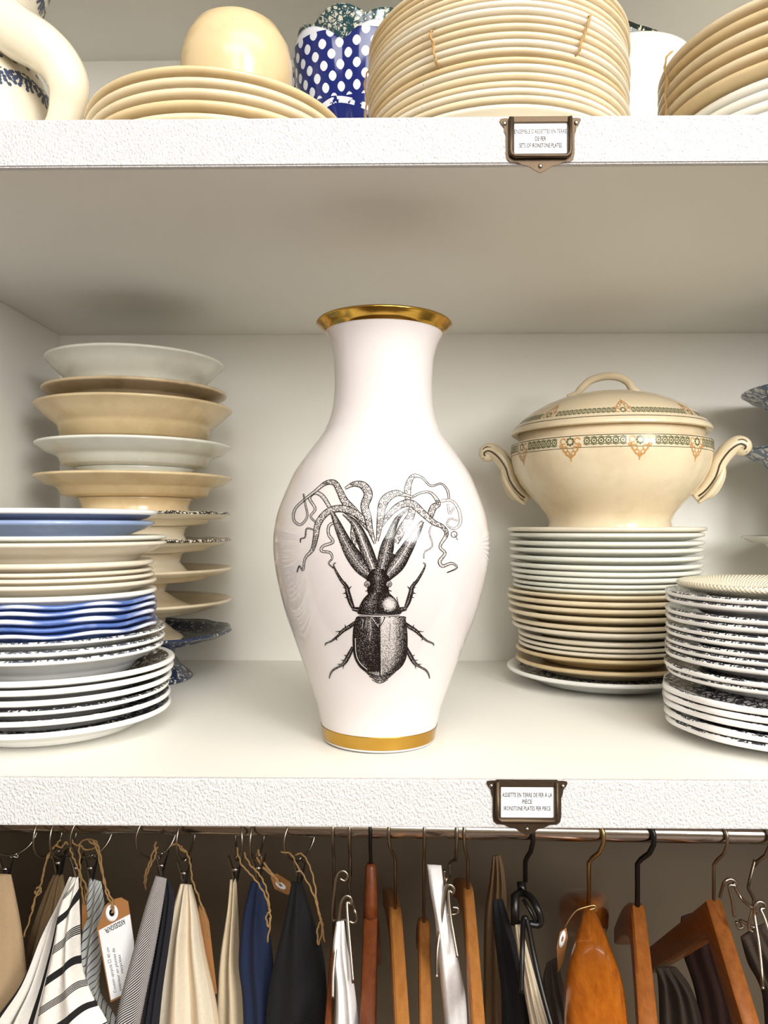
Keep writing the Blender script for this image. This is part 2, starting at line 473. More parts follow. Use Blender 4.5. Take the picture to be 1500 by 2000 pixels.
# far tentacles first
tentacle([(400,330,25),(345,240,27),(292,212,24),(255,248,18),(292,320,16),(262,370,12),(300,412,10)], 1, False)
tentacle([(430,408,18),(385,432,18),(382,490,18),(410,540,18),(345,568,17),(335,600,16),(392,612,14),(405,650,10),(382,682,8),(415,716,6)], 1, False)
tentacle([(285,460,8),(236,452,8),(225,508,7),(196,520,6),(195,545,4)], 0.9, False)
tentacle([(1090,400,10),(1052,470,8),(1072,565,8),(1020,608,7),(1015,650,4)], 0.6, False)
tentacle([(1050,385,42),(1078,312,44),(1112,282,30),(1062,214,16),(1000,212,14),(940,240,14)], 0.9)
tentacle([(1130,268,22),(1200,266,16),(1248,330,20),(1256,415,20),(1215,452,14),(1170,425,10),(1190,385,9),(1240,400,8)], 0.7, False)
ringd(1216, 490, 20, 6, 0.8); line([(1218,490),(1240,528)], 4, 0.85)
tentacle([(1175,285,14),(1185,350,12),(1215,310,10)], 0.7, False)
tentacle([(910,268,36),(908,180,44),(940,105,30),(1000,110,14),(1060,166,12),(1130,152,10),(1172,198,14),(1182,256,12)], 0.9)
tentacle([(545,390,30),(548,440,34),(545,500,34),(562,560,24)], 1.0)
tentacle([(826,545,40),(872,455,56),(925,370,52),(940,300,40)], 0.9)
tentacle([(725,440,25),(790,350,40),(870,290,46),(940,288,48),(1010,350,42),(1080,410,34),(1140,440,26),(1165,490,26),(1122,570,16),(1155,615,18),(1120,668,22),(1140,700,20),(1200,682,14),(1235,712,8),(1168,745,4)], 0.88)
tentacle([(660,470,24),(560,345,48),(490,270,50),(455,200,42),(420,146,36),(360,150,26),(290,205,18),(220,260,16),(160,320,15),(150,390,15),(195,425,13),(240,370,12),(228,290,10),(215,218,7)], 1.0)
tentacle([(640,420,30),(590,370,44),(520,330,48),(440,318,46),(365,348,42),(312,420,42),(296,510,34),(275,590,24),(226,650,14),(212,728,10),(188,700,6),(172,742,4)], 1.0)
tentacle([(690,552,12),(658,455,36),(642,375,50),(622,300,54),(646,222,58),(612,165,50),(552,154,32),(492,184,14)], 1.0)
tentacle([(706,535,14),(722,425,40),(735,315,54),(764,252,60),(830,215,42),(892,228,20),(945,243,12)], 0.95)
# thick arms
def blob(rows, inkf, nc=13):
    R, K = [], []
    ys = catmull(rows, 4)
    for y, x0, x1 in ys:
        R.append([(x0+(x1-x0)*j/(nc-1), y) for j in range(nc)])
        K.append([inkf(j/(nc-1), (y-ys[0][0])/(ys[-1][0]-ys[0][0]), x0+(x1-x0)*j/(nc-1), y) for j in range(nc)])
    dgrid(R, K)
def arm(pts, hl=0.35):
    layer[0] += 0.00002
    p = ribbon(pts, 7, ((-1, 1.0), (-0.55, 0.72), (-0.1, hl), (0.3, 0.62), (0.75, 0.95), (1, 1.0)))
    for s in (-0.35, 0.15, 0.5):
        layer[0] += 0.000004
        rows = []
        for i, (x, y, w) in enumerate(p[4:-3]):
            rows.append((x+s*w*0.5*(0.9), y, 0))
        line([(x, y) for x, y, _ in rows[::4]], 3.0, 1.0, 3)
layer[0] += 0.00001
blob([(622,590,672),(650,566,700),(700,585,712),(760,628,714),(800,640,714)], lambda u, v, x, y: 0.78+0.2*abs(u-0.5)*2, 11)
blob([(618,728,812),(650,708,862),(700,708,846),(760,712,806),(800,712,786)], lambda u, v, x, y: 0.78+0.2*abs(u-0.5)*2, 11)
arm([(700,815,50),(665,765,80),(600,700,104),(540,620,98),(490,530,74),(442,425,52),(405,340,26)], 0.45)
arm([(730,815,50),(770,765,76),(835,690,104),(890,605,88),(945,510,66),(985,435,46),(1010,402,18)], 0.3)
arm([(700,800,60),(682,720,72),(640,610,86),(592,485,70),(548,408,46),(480,350,20)], 0.2)
arm([(722,800,60),(742,700,82),(768,590,92),(795,490,60),(840,385,34),(915,315,12)], 0.45)
layer[0] += 0.000008
# head
layer[0] += 0.00003
blob([(720,676,748),(750,650,766),(780,634,786),(810,640,786),(840,640,782),(870,640,784),(900,652,794)], lambda u, v, x, y: 0.62+0.5*abs(u-0.5)*2+0.15*v)
layer[0] += 0.00001
for ex in (640, 783):
    dot(ex, 820, 20, 0.35, 12); ringd(ex, 820, 19, 5); ringd(ex, 822, 10, 4); dot(ex, 822, 5)
line([(628,868),(650,862),(662,885)], 6); line([(800,868),(775,862),(765,885)], 6)
# legs with spines
def leg(pts, spines):
    layer[0] += 0.000005
    ribbon(pts, 6, ((-1, 1), (-0.2, 0.95), (0.15, 0.55), (0.45, 0.95), (1, 1)))
    for (x, y, dx, dy) in spines:
        ribbon([(x, y, 10), (x+dx*0.5, y+dy*0.5, 6), (x+dx, y+dy, 2)], 2, ((-1, 1), (1, 1)))
for s in (1, -1):
    mx = (lambda x: x) if s == 1 else (lambda x: 1440-x)
    L = lambda pts: [(mx(p[0]),)+tuple(p[1:]) for p in pts]
    Sp = lambda sp: [(mx(a), b, c*s, d) for a, b, c, d in sp]
    leg(L([(432,678,6),(416,690,8),(430,730,14),(468,795,20),(502,838,26),(512,880,32),(530,940,32),(552,990,18)]), Sp([(455,770,-16,-14),(480,815,18,-10),(500,850,-22,-10),(500,880,-24,2),(515,905,-26,6),(520,850,16,-16)]))
    leg(L([(540,985,20),(575,990,34),(590,1000,30)]), [])
    leg(L([(560,1075,22),(520,1105,26),(480,1130,24),(445,1165,16),(405,1198,13),(365,1216,9),(362,1232,4)]), Sp([(500,1112,-10,-22),(470,1135,-44,2),(450,1160,-16,24),(430,1180,12,16)]))
    leg(L([(545,1240,22),(520,1290,28),(488,1345,26),(450,1372,14),(415,1392,14),(395,1420,10),(388,1450,6)]), Sp([(505,1300,-20,-8),(490,1330,-26,-4),(475,1355,-36,-2),(485,1350,-6,36)]))
# pronotum and wing cases
layer[0] += 0.00003
def pro(u, v, x, y):
    if math.hypot((x-785)/48, (y-955)/52) < 1: return max(0.05, 0.75*math.hypot((x-785)/48, (y-955)/52)**2)
    return 0.98-0.32*max(0, 1-abs(u-0.25)*5)*(1-v*0.5)-0.12*(0.5-abs(v-0.5))
blob([(876,660,782),(890,648,795),(920,618,822),(960,594,846),(1000,582,857),(1020,586,853)], pro, 27)
def ely(u, v, x, y):
    if u < 0.5: return 0.95-0.35*max(0, 1-abs(u-0.3)*7)*(1-v)+0.05*v - 0.12*max(0, 1-abs(u-0.12)*10)
    w = (u-0.5)*2
    k = 0.18+0.35*v if w < 0.45 else 0.18+0.35*v+(w-0.45)*1.25
    return min(0.95, k+(0.5 if w < 0.04 else 0))
blob([(1038,572,880),(1060,560,890),(1120,550,899),(1200,546,903),(1290,553,898),(1340,572,882),(1380,604,850),(1405,640,812)], ely, 31)
blob([(1398,622,834),(1420,642,812),(1450,680,776),(1476,705,745)], lambda u, v, x, y: 0.55+0.4*abs(u-0.4), 15)
layer[0] += 0.00001
line([(655,880),(618,918),(592,965),(582,1002),(590,1018),(720,1026),(850,1018),(857,1000),(846,960),(822,920),(790,888)], 6)
line([(612,1000),(720,1010),(832,1000)], 4); line([(716,885),(718,1015)], 5)
line([(835,905),(852,990)], 4, 1); line([(608,945),(600,995)], 4, 1)
line([(585,1028),(720,1040),(855,1028)], 3, 0.9)
line([(575,1038),(562,1060),(550,1120),(546,1200),(553,1290),(572,1340),(604,1382),(660,1418),(722,1434),(790,1418),(850,1382),(882,1340),(898,1290),(903,1200),(899,1120),(890,1060),(878,1038),(720,1044),(575,1038)], 7)
line([(560,1180),(566,1285),(592,1345),(640,1390)], 4, 0.0); line([(888,1180),(882,1290),(856,1350),(805,1392)], 4, 1)
line([(730,1100),(732,1420)], 4, 0.15); line([(720,1095),(722,1434)], 7); line([(672,1046),(714,1106)], 3, 0.1); line([(766,1046),(728,1104)], 3, 0.1); line([(680,1046),(720,1100),(755,1046)], 6); line([(668,1042),(716,1096)], 3, 0.2)
line([(655,1060),(664,1120),(655,1190)], 3, 0.25); line([(632,1060),(630,1110)], 3, 0.25); line([(612,1060),(606,1110)], 3, 0.25)
line([(790,1080),(786,1200)], 3, 0.75); line([(830,1080),(836,1200)], 3, 0.8)
line([(640,1416),(722,1446),(806,1416)], 5); line([(652,1434),(722,1462),(796,1434)], 4); line([(670,1456),(722,1480),(776,1456)], 4)
me = bpy.data.meshes.new('beetle_print'); me.from_pydata([tuple(v) for v in dv], [], df)
at = me.attributes.new('ink', 'FLOAT', 'POINT'); at.data.foreach_set('value', dink)
tag(link('beetle_print', me, M['ink'], vase), 'black engraved print of a beetle with octopus tentacles')
# ------------------------------------------------------------------ plates
def plate_mesh(name, r, h, tw, tr, foot=0.56, seg=80, wav=None, ph=0.0, lower=None):
    fr = foot*r
    bm = bmesh.new()
    tw = max(0.0028, tw)
    p = [(0, 0.0012), (fr-0.005, 0.0012), (fr-0.004, 0.0), (fr, 0.0), (fr+0.0012, 0.0015), (0.66*r, 0.0022),
         (0.71*r, 0.16*h), (0.75*r, 0.40*h-0.2*tr), (0.79*r, 0.56*h-0.5*tr), (0.90*r, 0.80*h-0.8*tr), (r-0.0035, h-tr), (r-0.0011, h-tr*0.86), (r-0.0002, h-tr*0.62), (r-0.0002, h-tr*0.36), (r-0.0011, h-tr*0.1), (r-0.003, h),
         (0.90*r, max(0.80*h+0.05*tr, min(tw, 0.8*h+0.1*tr))), (0.79*r, max(0.56*h+0.3*tr, min(tw, 0.6*h))), (0.74*r, max(tw*0.9, 0.40*h+0.2*tr)), (0.66*r, tw), (0.3*r, tw), (0, tw)]
    fn = None
    if wav:
        n, ar, az = wav
        def fn(rr, z, th):
            k = max(0, (rr/r-0.7)/0.3)
            k = k*k
            c = math.cos(n*th+ph)
            if n >= 8: c = 1-2*abs(math.sin((n*th+ph)/2))**1.5 if ar > 0.5 else c
            return rr*(1+ar*k*c), z+az*k*math.cos(n*th+ph*1.7)
    lathe(bm, p, seg, fn)
    me = bpy.data.meshes.new(name)
    bmesh.ops.recalc_face_normals(bm, faces=bm.faces)
    for f in bm.faces: f.smooth = True
    bm.to_mesh(me); bm.free()
    return me
def tipangle(px): return math.atan((px-750)/F)
def stack(Xc, Zc, side, items, zbase, labelf, group, h0=0.02, cat='plate'):
    """items listed top->bottom: (tip_px, tip_py, material, name, opts)"""
    c = math.atan2(Xc, Zc); d = math.hypot(Xc, Zc)
    n = len(items); out = []
    rim = []
    for (tx, ty, mk, nm, op) in items:
        a = tipangle(tx)
        r = d*math.sin(abs(c-a))
        L = math.sqrt(d*d-r*r)
        zt = CAMZ+(1027-ty)/F*L*math.cos(a)
        rim.append((r, zt))
    feet = [None]*n; hs = [0]*n
    for i in range(n-1, -1, -1):
        op = items[i][4]
        ht = op.get('h', h0)
        z = rim[i][1]+0.002
        if i == n-1: feet[i] = zbase; hs[i] = z-zbase
        else:
            feet[i] = max(z-ht, feet[i+1]+0.0032); hs[i] = z-feet[i]
    for i in range(n-1, -1, -1):
        tx, ty, mk, nm, op = items[i]
        r, zt = rim[i]
        gap_up = rim[i-1][1]-zt if i > 0 else 0.008
        gap_dn = zt-rim[i+1][1] if i < n-1 else 0.008
        tr = min(0.0052, 0.74*gap_up, 0.74*gap_dn) if not op.get('tr') else op['tr']
        if op.get('trf'): tr = min(0.0066, op['trf']*min(gap_up, gap_dn))
        tw = (feet[i-1]-feet[i]-0.0001) if i > 0 else op.get('tw', 0.005)
        tw = min(tw, hs[i])
        me = plate_mesh(nm, r, hs[i], tw, tr, op.get('foot', 0.56), 80 if not op.get('wav') else 144, op.get('wav'), op.get('ph', i*1.3))
        o = link(nm, me, M[mk], None, C2W(Xc, Zc, feet[i]))
        o.rotation_euler = (0, 0, random.uniform(0, 6.28) if not op.get('wav') else random.uniform(-0.06, 0.06))
        tag(o, labelf(i, nm, op), cat, group); out.append(o)
    return out[::-1], feet, rim
d0 = {}
# --- front left stack
items = [(309,1001,'blue','plate',dict(c='blue-glazed')),(302,1021,'blue','plate',dict(c='blue-glazed',h=0.022)),(326,1048,'grey','plate',dict(c='grey-white')),(326,1059,'ivory','soup_plate',dict(c='deep cream',h=0.026)),
 (302,1094,'ivory','plate',dict(c='cream')),(299,1110,'ivory','plate',dict(c='cream')),(303,1120,'ivory','plate',dict(c='cream')),(307,1131,'ivory','plate',dict(c='cream')),(307,1149,'white','plate',dict(c='white',h=0.022)),
 (307,1162,'bluewave','plate',dict(c='wavy blue-rimmed',wav=(9,0.014,0.0012),ph=0.5)),(309,1173,'bluewave','plate',dict(c='wavy blue-rimmed',wav=(9,0.014,0.0012),ph=0.5)),(308,1186,'bluewave','plate',dict(c='wavy blue-rimmed',wav=(9,0.014,0.0012),ph=0.5)),(303,1200,'bluewave','plate',dict(c='wavy blue-rimmed',wav=(9,0.014,0.0012),ph=0.5)),(310,1211,'bluewave','plate',dict(c='wavy blue-rimmed',wav=(9,0.014,0.0012),ph=0.5)),
 (324,1221,'greyprint','plate',dict(c='grey-patterned white')),(323,1236,'greyprint','plate',dict(c='grey-patterned white')),(320,1251,'greyprint','soup_plate',dict(c='grey-patterned white',h=0.03)),
 (342,1280,'darkprint','plate',dict(c='thick dark-patterned')),(340,1295,'darkprint','plate',dict(c='thick dark-patterned')),(336,1313,'darkprint','plate',dict(c='thick dark-patterned')),(331,1329,'darkprint','plate',dict(c='thick dark-patterned')),(334,1346,'darkprint','plate',dict(c='thick dark-patterned')),(335,1366,'darkprint','plate',dict(c='thick dark-patterned'))]
stack(-0.3227, 0.749, 'R', items, 0.0005, lambda i, nm, op: '%s %s, %s from the top of the front left stack' % (op['c'], nm.replace('_', ' '), ORD[i]) if i else 'blue-glazed plate on top of the front left stack', 'plates in the front left stack', 0.019)
# --- stack under the tureen
tips = [(990,1032),(994,1042.5),(994,1057),(995,1069.5),(995,1084),(996,1098),(998,1109.5),(999,1120),(1001,1131),(1001,1140),(991,1148.5),(990,1159.5),(993,1172),(992,1186),(998,1202),(1000,1213.5),(1011,1230),(1012,1241.5),(1012,1250.5),(1007,1260),(1007,1280),(990,1297)]
mk = ['ivory','grey','grey','grey','grey','grey','grey','grey','grey','grey','cream','cream','cream','cream','cream','ivory','ivory','ivory','ivory','cream2','cream2','greyprint']
cn = {'ivory':'ivory ironstone','grey':'grey-white ironstone','cream':'cream earthenware','cream2':'yellowed earthenware','greyprint':'wide white'}
items = [(x, y, m, 'plate', dict(c=cn[m])) for (x, y), m in zip(tips, mk)]
DX, DZ = 0.2775, 0.969
_, dfeet, drim = stack(DX, DZ, 'L', items, 0.0005, lambda i, nm, op: ('%s plate, %s from the top of the stack under the tureen' % (op['c'], ORD[i])) if i else 'ivory ironstone plate directly under the tureen foot', 'plates stacked under the tureen', 0.0185)
# --- front right stack
tips = [(1320,1134),(1298,1152),(1298,1164),(1298,1184),(1298,1197),(1298,1213),(1298,1225),(1298,1240),(1298,1252),(1297,1265),(1295,1287),(1300,1299),(1291,1329),(1291,1343),(1291,1356),(1293,1373),(1296,1388)]
items = []
for i, (x, y) in enumerate(tips):
    if i == 0: op = dict(c='basket-weave plate with thin black lines', tr=0.006)
    elif i < 12: op = dict(c='white dark-edged plate', wav=(12, 0.006, 0.0002), ph=0.4, trf=0.88)
    else: op = dict(c='scalloped white plate', wav=(10, 0.014, 0.0003), ph=0.3, h=0.015, trf=0.88)
    items.append((x, y, 'whiteline', 'plate' if i else 'dessert_plate', op))
EX, EZ = 0.377, 0.72
def mk_basket():
    t = NT('basket_weave_glaze'); v = t.coords()
    sep = t.n.new('ShaderNodeSeparateXYZ'); t.l(v, sep.inputs[0])
    rr = t.math('SQRT', t.math('ADD', t.math('POWER', sep.outputs[0], 2), t.math('POWER', sep.outputs[1], 2)))
    ln = t.math('ADD', t.math('COMPARE', rr, 0.0995, 0.0005), t.math('COMPARE', rr, 0.066, 0.0005))
    ang = t.math('ARCTAN2', sep.outputs[1], sep.outputs[0])
    w = t.math('MULTIPLY', t.math('SINE', t.math('MULTIPLY', ang, 150)), t.math('SINE', t.math('MULTIPLY', rr, 1600)))
    t.color(t.mix(ln, srgb(238, 230, 206), srgb(30, 28, 34))); t.val('Roughness', 0.2)
    t.bump(w, 0.6, 0.0012)
    return t.m
M['basket'] = mk_basket()
items[0] = (1320, 1134, 'basket', 'dessert_plate', items[0][4])
stack(EX, EZ, 'L', items, 0.0005, lambda i, nm, op: ('%s, %s from the top of the front right stack' % (op['c'], ORD[i])) if i else 'cream basket-weave dessert plate with black lines on the front right stack', 'plates in the front right stack', 0.017)
# --- footed dishes (compotes)
def compote(name, X, Z, zfoot, zrim, r, mat, label, group, fr=0.06, neck=0.045, wav=None, foot_mat=None, depth=0.018, tr=0.004, ph=0.0):
    o = empty(name, C2W(X, Z, zfoot), label, 'dish', group)
    H = zrim-zfoot
    zd = max(H-depth, 0.006)
    fn = None
    if wav:
        n, ar, az = wav
        def fn(rr, z, th):
            k = max(0, (rr/r-0.75)/0.25); c = math.cos(n*th+ph)
            return rr*(1+ar*k*c), z+az*k*c
    bm = bmesh.new()
    p = [(0, zd-0.001), (neck, zd-0.0005), (0.66*r, zd+0.001), (0.74*r, zd+0.0035), (0.77*r, zd+0.40*depth), (0.81*r, zd+0.50*depth), (0.9*r, H-0.0058-0.18*depth), (r-0.003, H-tr), (r-0.0006, H-tr*0.75), (r-0.0003, H-tr*0.35), (r-0.002, H), (0.9*r, H-0.18*depth), (0.8*r, zd+0.62*depth), (0.73*r, zd+0.006), (0.6*r, zd+0.0045), (0, zd+0.004)]
    lathe(bm, p, 96, fn)
    obj('dish', bm, M[mat], o)
    if zd > 0.0062:
        bm = bmesh.new()
        p = [(fr-0.006, 0.0), (fr-0.001, 0.0), (fr, 0.0015), (fr-0.002, 0.004), (neck+0.5*(fr-neck), 0.3*zd), (neck, 0.62*zd), (neck+0.003, 0.9*zd), (neck+0.006, zd-0.0002), (neck-0.004, zd-0.0002), (neck-0.005, 0.6*zd), (neck+0.5*(fr-neck)-0.005, 0.28*zd), (fr-0.006, 0.0)]
        lathe(bm, p, 72)
        obj('pedestal', bm, M[foot_mat or mat], o)
    else:
        bm = bmesh.new(); lathe(bm, [(0.5*r, 0), (0.53*r, 0), (0.54*r, zd), (0.5*r, zd), (0.5*r, 0)], 60); obj('foot_ring', bm, M[mat], o)
    return o
AX, AZ, AR = -0.321, 0.994, 0.1225
ar = lambda y: CAMZ+(1027-y)/F*1.017
zs = [ar(718), ar(772), ar(802), ar(873), ar(933), ar(1001), ar(1051), ar(1106), ar(1166), ar(1224)]
gl = 'footed dishes stacked in the left corner'
G4 = 0.0045
def below(i, depth=0.018): return zs[i+1]-0.018+0.0046        # well of the dish underneath
compote('compote', AX, AZ, 0.0005, zs[9], AR, 'bluecompote', 'dark blue printed compote, lowest of the left corner stack', gl, 0.072, 0.048, (12, 0.012, 0.0006), depth=0.018)
compote('compote', AX, AZ, below(8), zs[8], AR, 'cream', 'cream compote directly above the dark blue compote in the left corner', gl, 0.06, 0.036)
compote('compote', AX, AZ, below(7), zs[7], AR, 'cream', 'cream compote second above the dark blue compote in the left corner', gl, 0.07, 0.036)
compote('compote', AX, AZ, below(6), zs[6], AR, 'rimcompote', 'cream compote with dark speckled wavy rim, lower of the two speckled ones', gl, 0.072, 0.055, (14, 0.008, 0.0005))
compote('compote', AX, AZ, below(5), zs[5], AR-0.0015, 'rimcompote', 'cream compote with dark speckled wavy rim, upper of the two speckled ones', gl, 0.07, 0.06, (14, 0.008, 0.0005))
compote('compote', AX, AZ, below(4), zs[4], AR, 'cream2', 'broad cream compote on a thick pedestal, fifth from the top in the left corner', gl, 0.074, 0.066, depth=0.028)
compote('shallow_dish', AX, AZ, zs[4]-0.028+0.0046, zs[3], AR-0.001, 'grey', 'grey-white footed dish between two cream dishes in the left corner', gl, 0.074, 0.068, depth=0.031)
compote('deep_dish', AX, AZ, zs[3]-0.031+0.0046, zs[2], AR, 'cream2', 'deep cream dish, third from the top in the left corner', gl, 0.0725, 0.0715, depth=0.046)
me = plate_mesh('plate', 0.1145, 0.019, 0.006, 0.0045); z2 = zs[1]-0.019
o = link('plate', me, M['brown'], None, C2W(AX+0.001, AZ, max(z2, zs[2]-0.0194))); tag(o, 'browned old plate, second from the top in the left corner', 'plate', 'plates on the left corner stack')
zt2 = o.location.z+0.0062
me = plate_mesh('plate', 0.111, max(0.02, zs[0]+0.002-zt2), 0.007, 0.0045, 0.6)
o = link('plate', me, M['grey'], None, C2W(AX+0.001, AZ, zt2)); tag(o, 'chipped grey-white plate on top of the left corner stack', 'plate', 'plates on the left corner stack')
# far right stack of printed dishes
FX, FZ, FR = 0.5895, 0.985, 0.12
fr_ = lambda y: CAMZ+(1027-y)/F*1.035
fz = [fr_(772), fr_(882), fr_(1046), 0.085]
gr = 'printed dishes at the right edge behind'
compote('compote', FX, FZ, 0.0005, fz[3], FR, 'grey', 'grey-white compote low behind the front right stack', gr)
compote('compote', FX, FZ, fz[3]-0.0134, fz[2], FR, 'grey', 'grey-white compote at the right edge above the front right stack', gr)
compote('compote', FX, FZ, fz[2]-0.0134, fz[1], FR, 'bluef', 'pale blue printed compote at the right edge, second from top', gr, depth=0.03)
compote('compote', FX, FZ, fz[1]-0.0254, fz[0], FR, 'bluef', 'pale blue printed compote at the right edge, topmost there', gr, depth=0.028)
# ------------------------------------------------------------------ tureen
TX, TZc = 0.2835, 0.968
ang = math.radians(16.5)
tz0 = dfeet[0]+0.0066
k = 0.000646
ztop = lambda y: CAMZ+(1027-y)/F*0.985-tz0
tur = empty('tureen', C2W(TX, TZc, tz0), 'cream soup tureen with lid, scroll handles and green and orange border, on the plate stack', 'tureen')
tur.rotation_euler = (0, 0, YAW-ang)
tp = [(0.0, ztop(1020)),(0.066, ztop(1026)),(0.0735, 0.0),(0.0765, 0.001),(0.0755, ztop(1030)),(0.0735, ztop(1018)),(0.0785, ztop(1003)),(0.088, ztop(985)),(0.1005, ztop(965)),(0.1105, ztop(945)),(0.117, ztop(925)),(0.1205, ztop(905)),(0.122, ztop(887)),(0.1215, ztop(873)),(0.1195, ztop(869)),(0.1135, ztop(866)),(0.1125, ztop(845)),(0.109, ztop(843)),(0.108, ztop(870)),(0.1, ztop(950)),(0.06, ztop(1010)),(0, ztop(1014))]
bm = bmesh.new(); lathe(bm, tp, 112); obj('bowl', bm, M['cream'], tur)
lz = ztop(853)
lp = [(0.106, ztop(846)),(0.112, ztop(849)),(0.119, ztop(853)),(0.1212, ztop(851)),(0.1215, ztop(847)),(0.119, ztop(842)),(0.114, ztop(833)),(0.105, ztop(820)),(0.094, ztop(808)),(0.080, ztop(796)),(0.062, ztop(785)),(0.042, ztop(777)),(0.02, ztop(773)),(0, ztop(772)),(0, ztop(778)),(0.05, ztop(786)),(0.09, ztop(813)),(0.106, ztop(838)),(0.106, ztop(846))]
bm = bmesh.new(); lathe(bm, lp[:14], 112); bmesh.ops.holes_fill(bm, edges=bm.edges); lid = obj('lid', bm, M['cream'], tur, smooth=True, angle=0.9)
# lid handle
bm = bmesh.new()
hp = catmull([(-0.052,0,ztop(776)+0.001),(-0.040,0,ztop(770)),(-0.032,0,ztop(758)),(-0.022,0,ztop(746)),(-0.006,0,ztop(740)),(0.010,0,ztop(742)),(0.022,0,ztop(752)),(0.028,0,ztop(766)),(0.036,0,ztop(774)),(0.048,0,ztop(780)+0.001)], 5)
tube(bm, hp, [0.0018+0.0032*min(1, min(i, len(hp)-1-i)/8) for i in range(len(hp))], 10)
lh = obj('lid_handle', bm, M['cream'], lid)
t_ = NT('olive_green_print'); t_.val('Base Color', srgb(92, 98, 66)); t_.val('Roughness', 0.2); M['green'] = t_.m
t_ = NT('ochre_orange_print'); t_.val('Base Color', srgb(196, 146, 86)); t_.val('Roughness', 0.2); M['orange'] = t_.m
t_ = NT('dark_brown_line'); t_.val('Base Color', srgb(70, 62, 44)); t_.val('Roughness', 0.25); M['brownline'] = t_.m
for sgn in (-1, 1):
    bm = bmesh.new()
    a = [(0.10, ztop(975)),(0.112, ztop(960)),(0.123, ztop(935)),(0.128, ztop(910)),(0.138, ztop(888)),(0.149, ztop(876)),(0.156, ztop(880)),(0.154, ztop(887)),(0.148, ztop(886))]
    pts = catmull([(sgn*x, 0, z) for x, z in a], 5)
    rr = [0.0062+0.0040*math.sin(min(1, i/len(pts))*PI) for i in range(len(pts))]
    tube(bm, pts, rr, 12)
    h = obj('handle', bm, M['cream'], tur)
    bm = bmesh.new()
    for off in (-0.9, -0.2, 0.6):
        ln = [(Vector(p)+Vector((0.3*sgn*r*abs(off), -r*math.cos(off), r*math.sin(off)*0.7))) for p, r in zip(pts, rr)]
        tube(bm, ln[2:-6:2], 0.0011, 5)
    obj('painted_lines', bm, M['brownline'], h)
    # leaf at the lower root
    bm = bmesh.new()
    for q in range(3):
        lp_ = catmull([(sgn*(0.104+0.004*q), -0.006+0.006*q, ztop(985-4*q)),(sgn*(0.118+0.003*q), -0.009+0.008*q, ztop(966)),(sgn*(0.13+0.002*q), -0.008+0.008*q, ztop(935)),(sgn*0.134, -0.002+0.003*q, ztop(905))], 4)
        tube(bm, lp_, [0.0015+0.002*math.sin(PI*i/(len(lp_)-1)) for i in range(len(lp_))], 6)
    obj('acanthus_leaf', bm, M['cream'], h)
def surf_r(prof, z, lo, hi):
    for i in range(lo, hi):
        (ra, za), (rb, zb) = prof[i], prof[i+1]
        if min(za, zb) <= z <= max(za, zb) and abs(zb-za) > 1e-7: return ra+(rb-ra)*(z-za)/(zb-za)
    return prof[hi][0]
class Decal:
    def __init__(s, prof, lo, hi): s.v = []; s.f = []; s.p = (prof, lo, hi); s.off = 0.00025
    def pt(s, th, z):
        r = surf_r(s.p[0], z, s.p[1], s.p[2])+s.off
        return (r*math.sin(th), -r*math.cos(th), z)
    def strip(s, pts, w):
        """pts (arc metres, z) around reference radius"""
        b = len(s.v); R = s.R
        for i, (x, z) in enumerate(pts):
            a = pts[max(i-1, 0)]; c = pts[min(i+1, len(pts)-1)]
            tx, tz = c[0]-a[0], c[1]-a[1]; L = math.hypot(tx, tz) or 1
            nx, nz = -tz/L*w/2, tx/L*w/2
            s.v += [s.pt((x+nx)/R, z+nz), s.pt((x-nx)/R, z-nz)]
        for i in range(len(pts)-1): s.f.append((b+2*i, b+2*i+1, b+2*i+3, b+2*i+2))
    def circ(s, x, z, r, w, n=10, a0=0, a1=2*PI):
        s.strip([(x+r*math.cos(a0+(a1-a0)*k/n), z+r*math.sin(a0+(a1-a0)*k/n)) for k in range(n+1)], w)
    def disc(s, x, z, rx, rz, n=8):
        b = len(s.v); s.v.append(s.pt(x/s.R, z))
        for k in range(n): s.v.append(s.pt((x+rx*math.cos(2*PI*k/n))/s.R, z+rz*math.sin(2*PI*k/n)))
        for k in range(n): s.f.append((b, b+1+k, b+1+(k+1) % n))
    def build(s, name, mat, parent):
        me = bpy.data.meshes.new(name); me.from_pydata(s.v, [], s.f); return link(name, me, mat, parent)
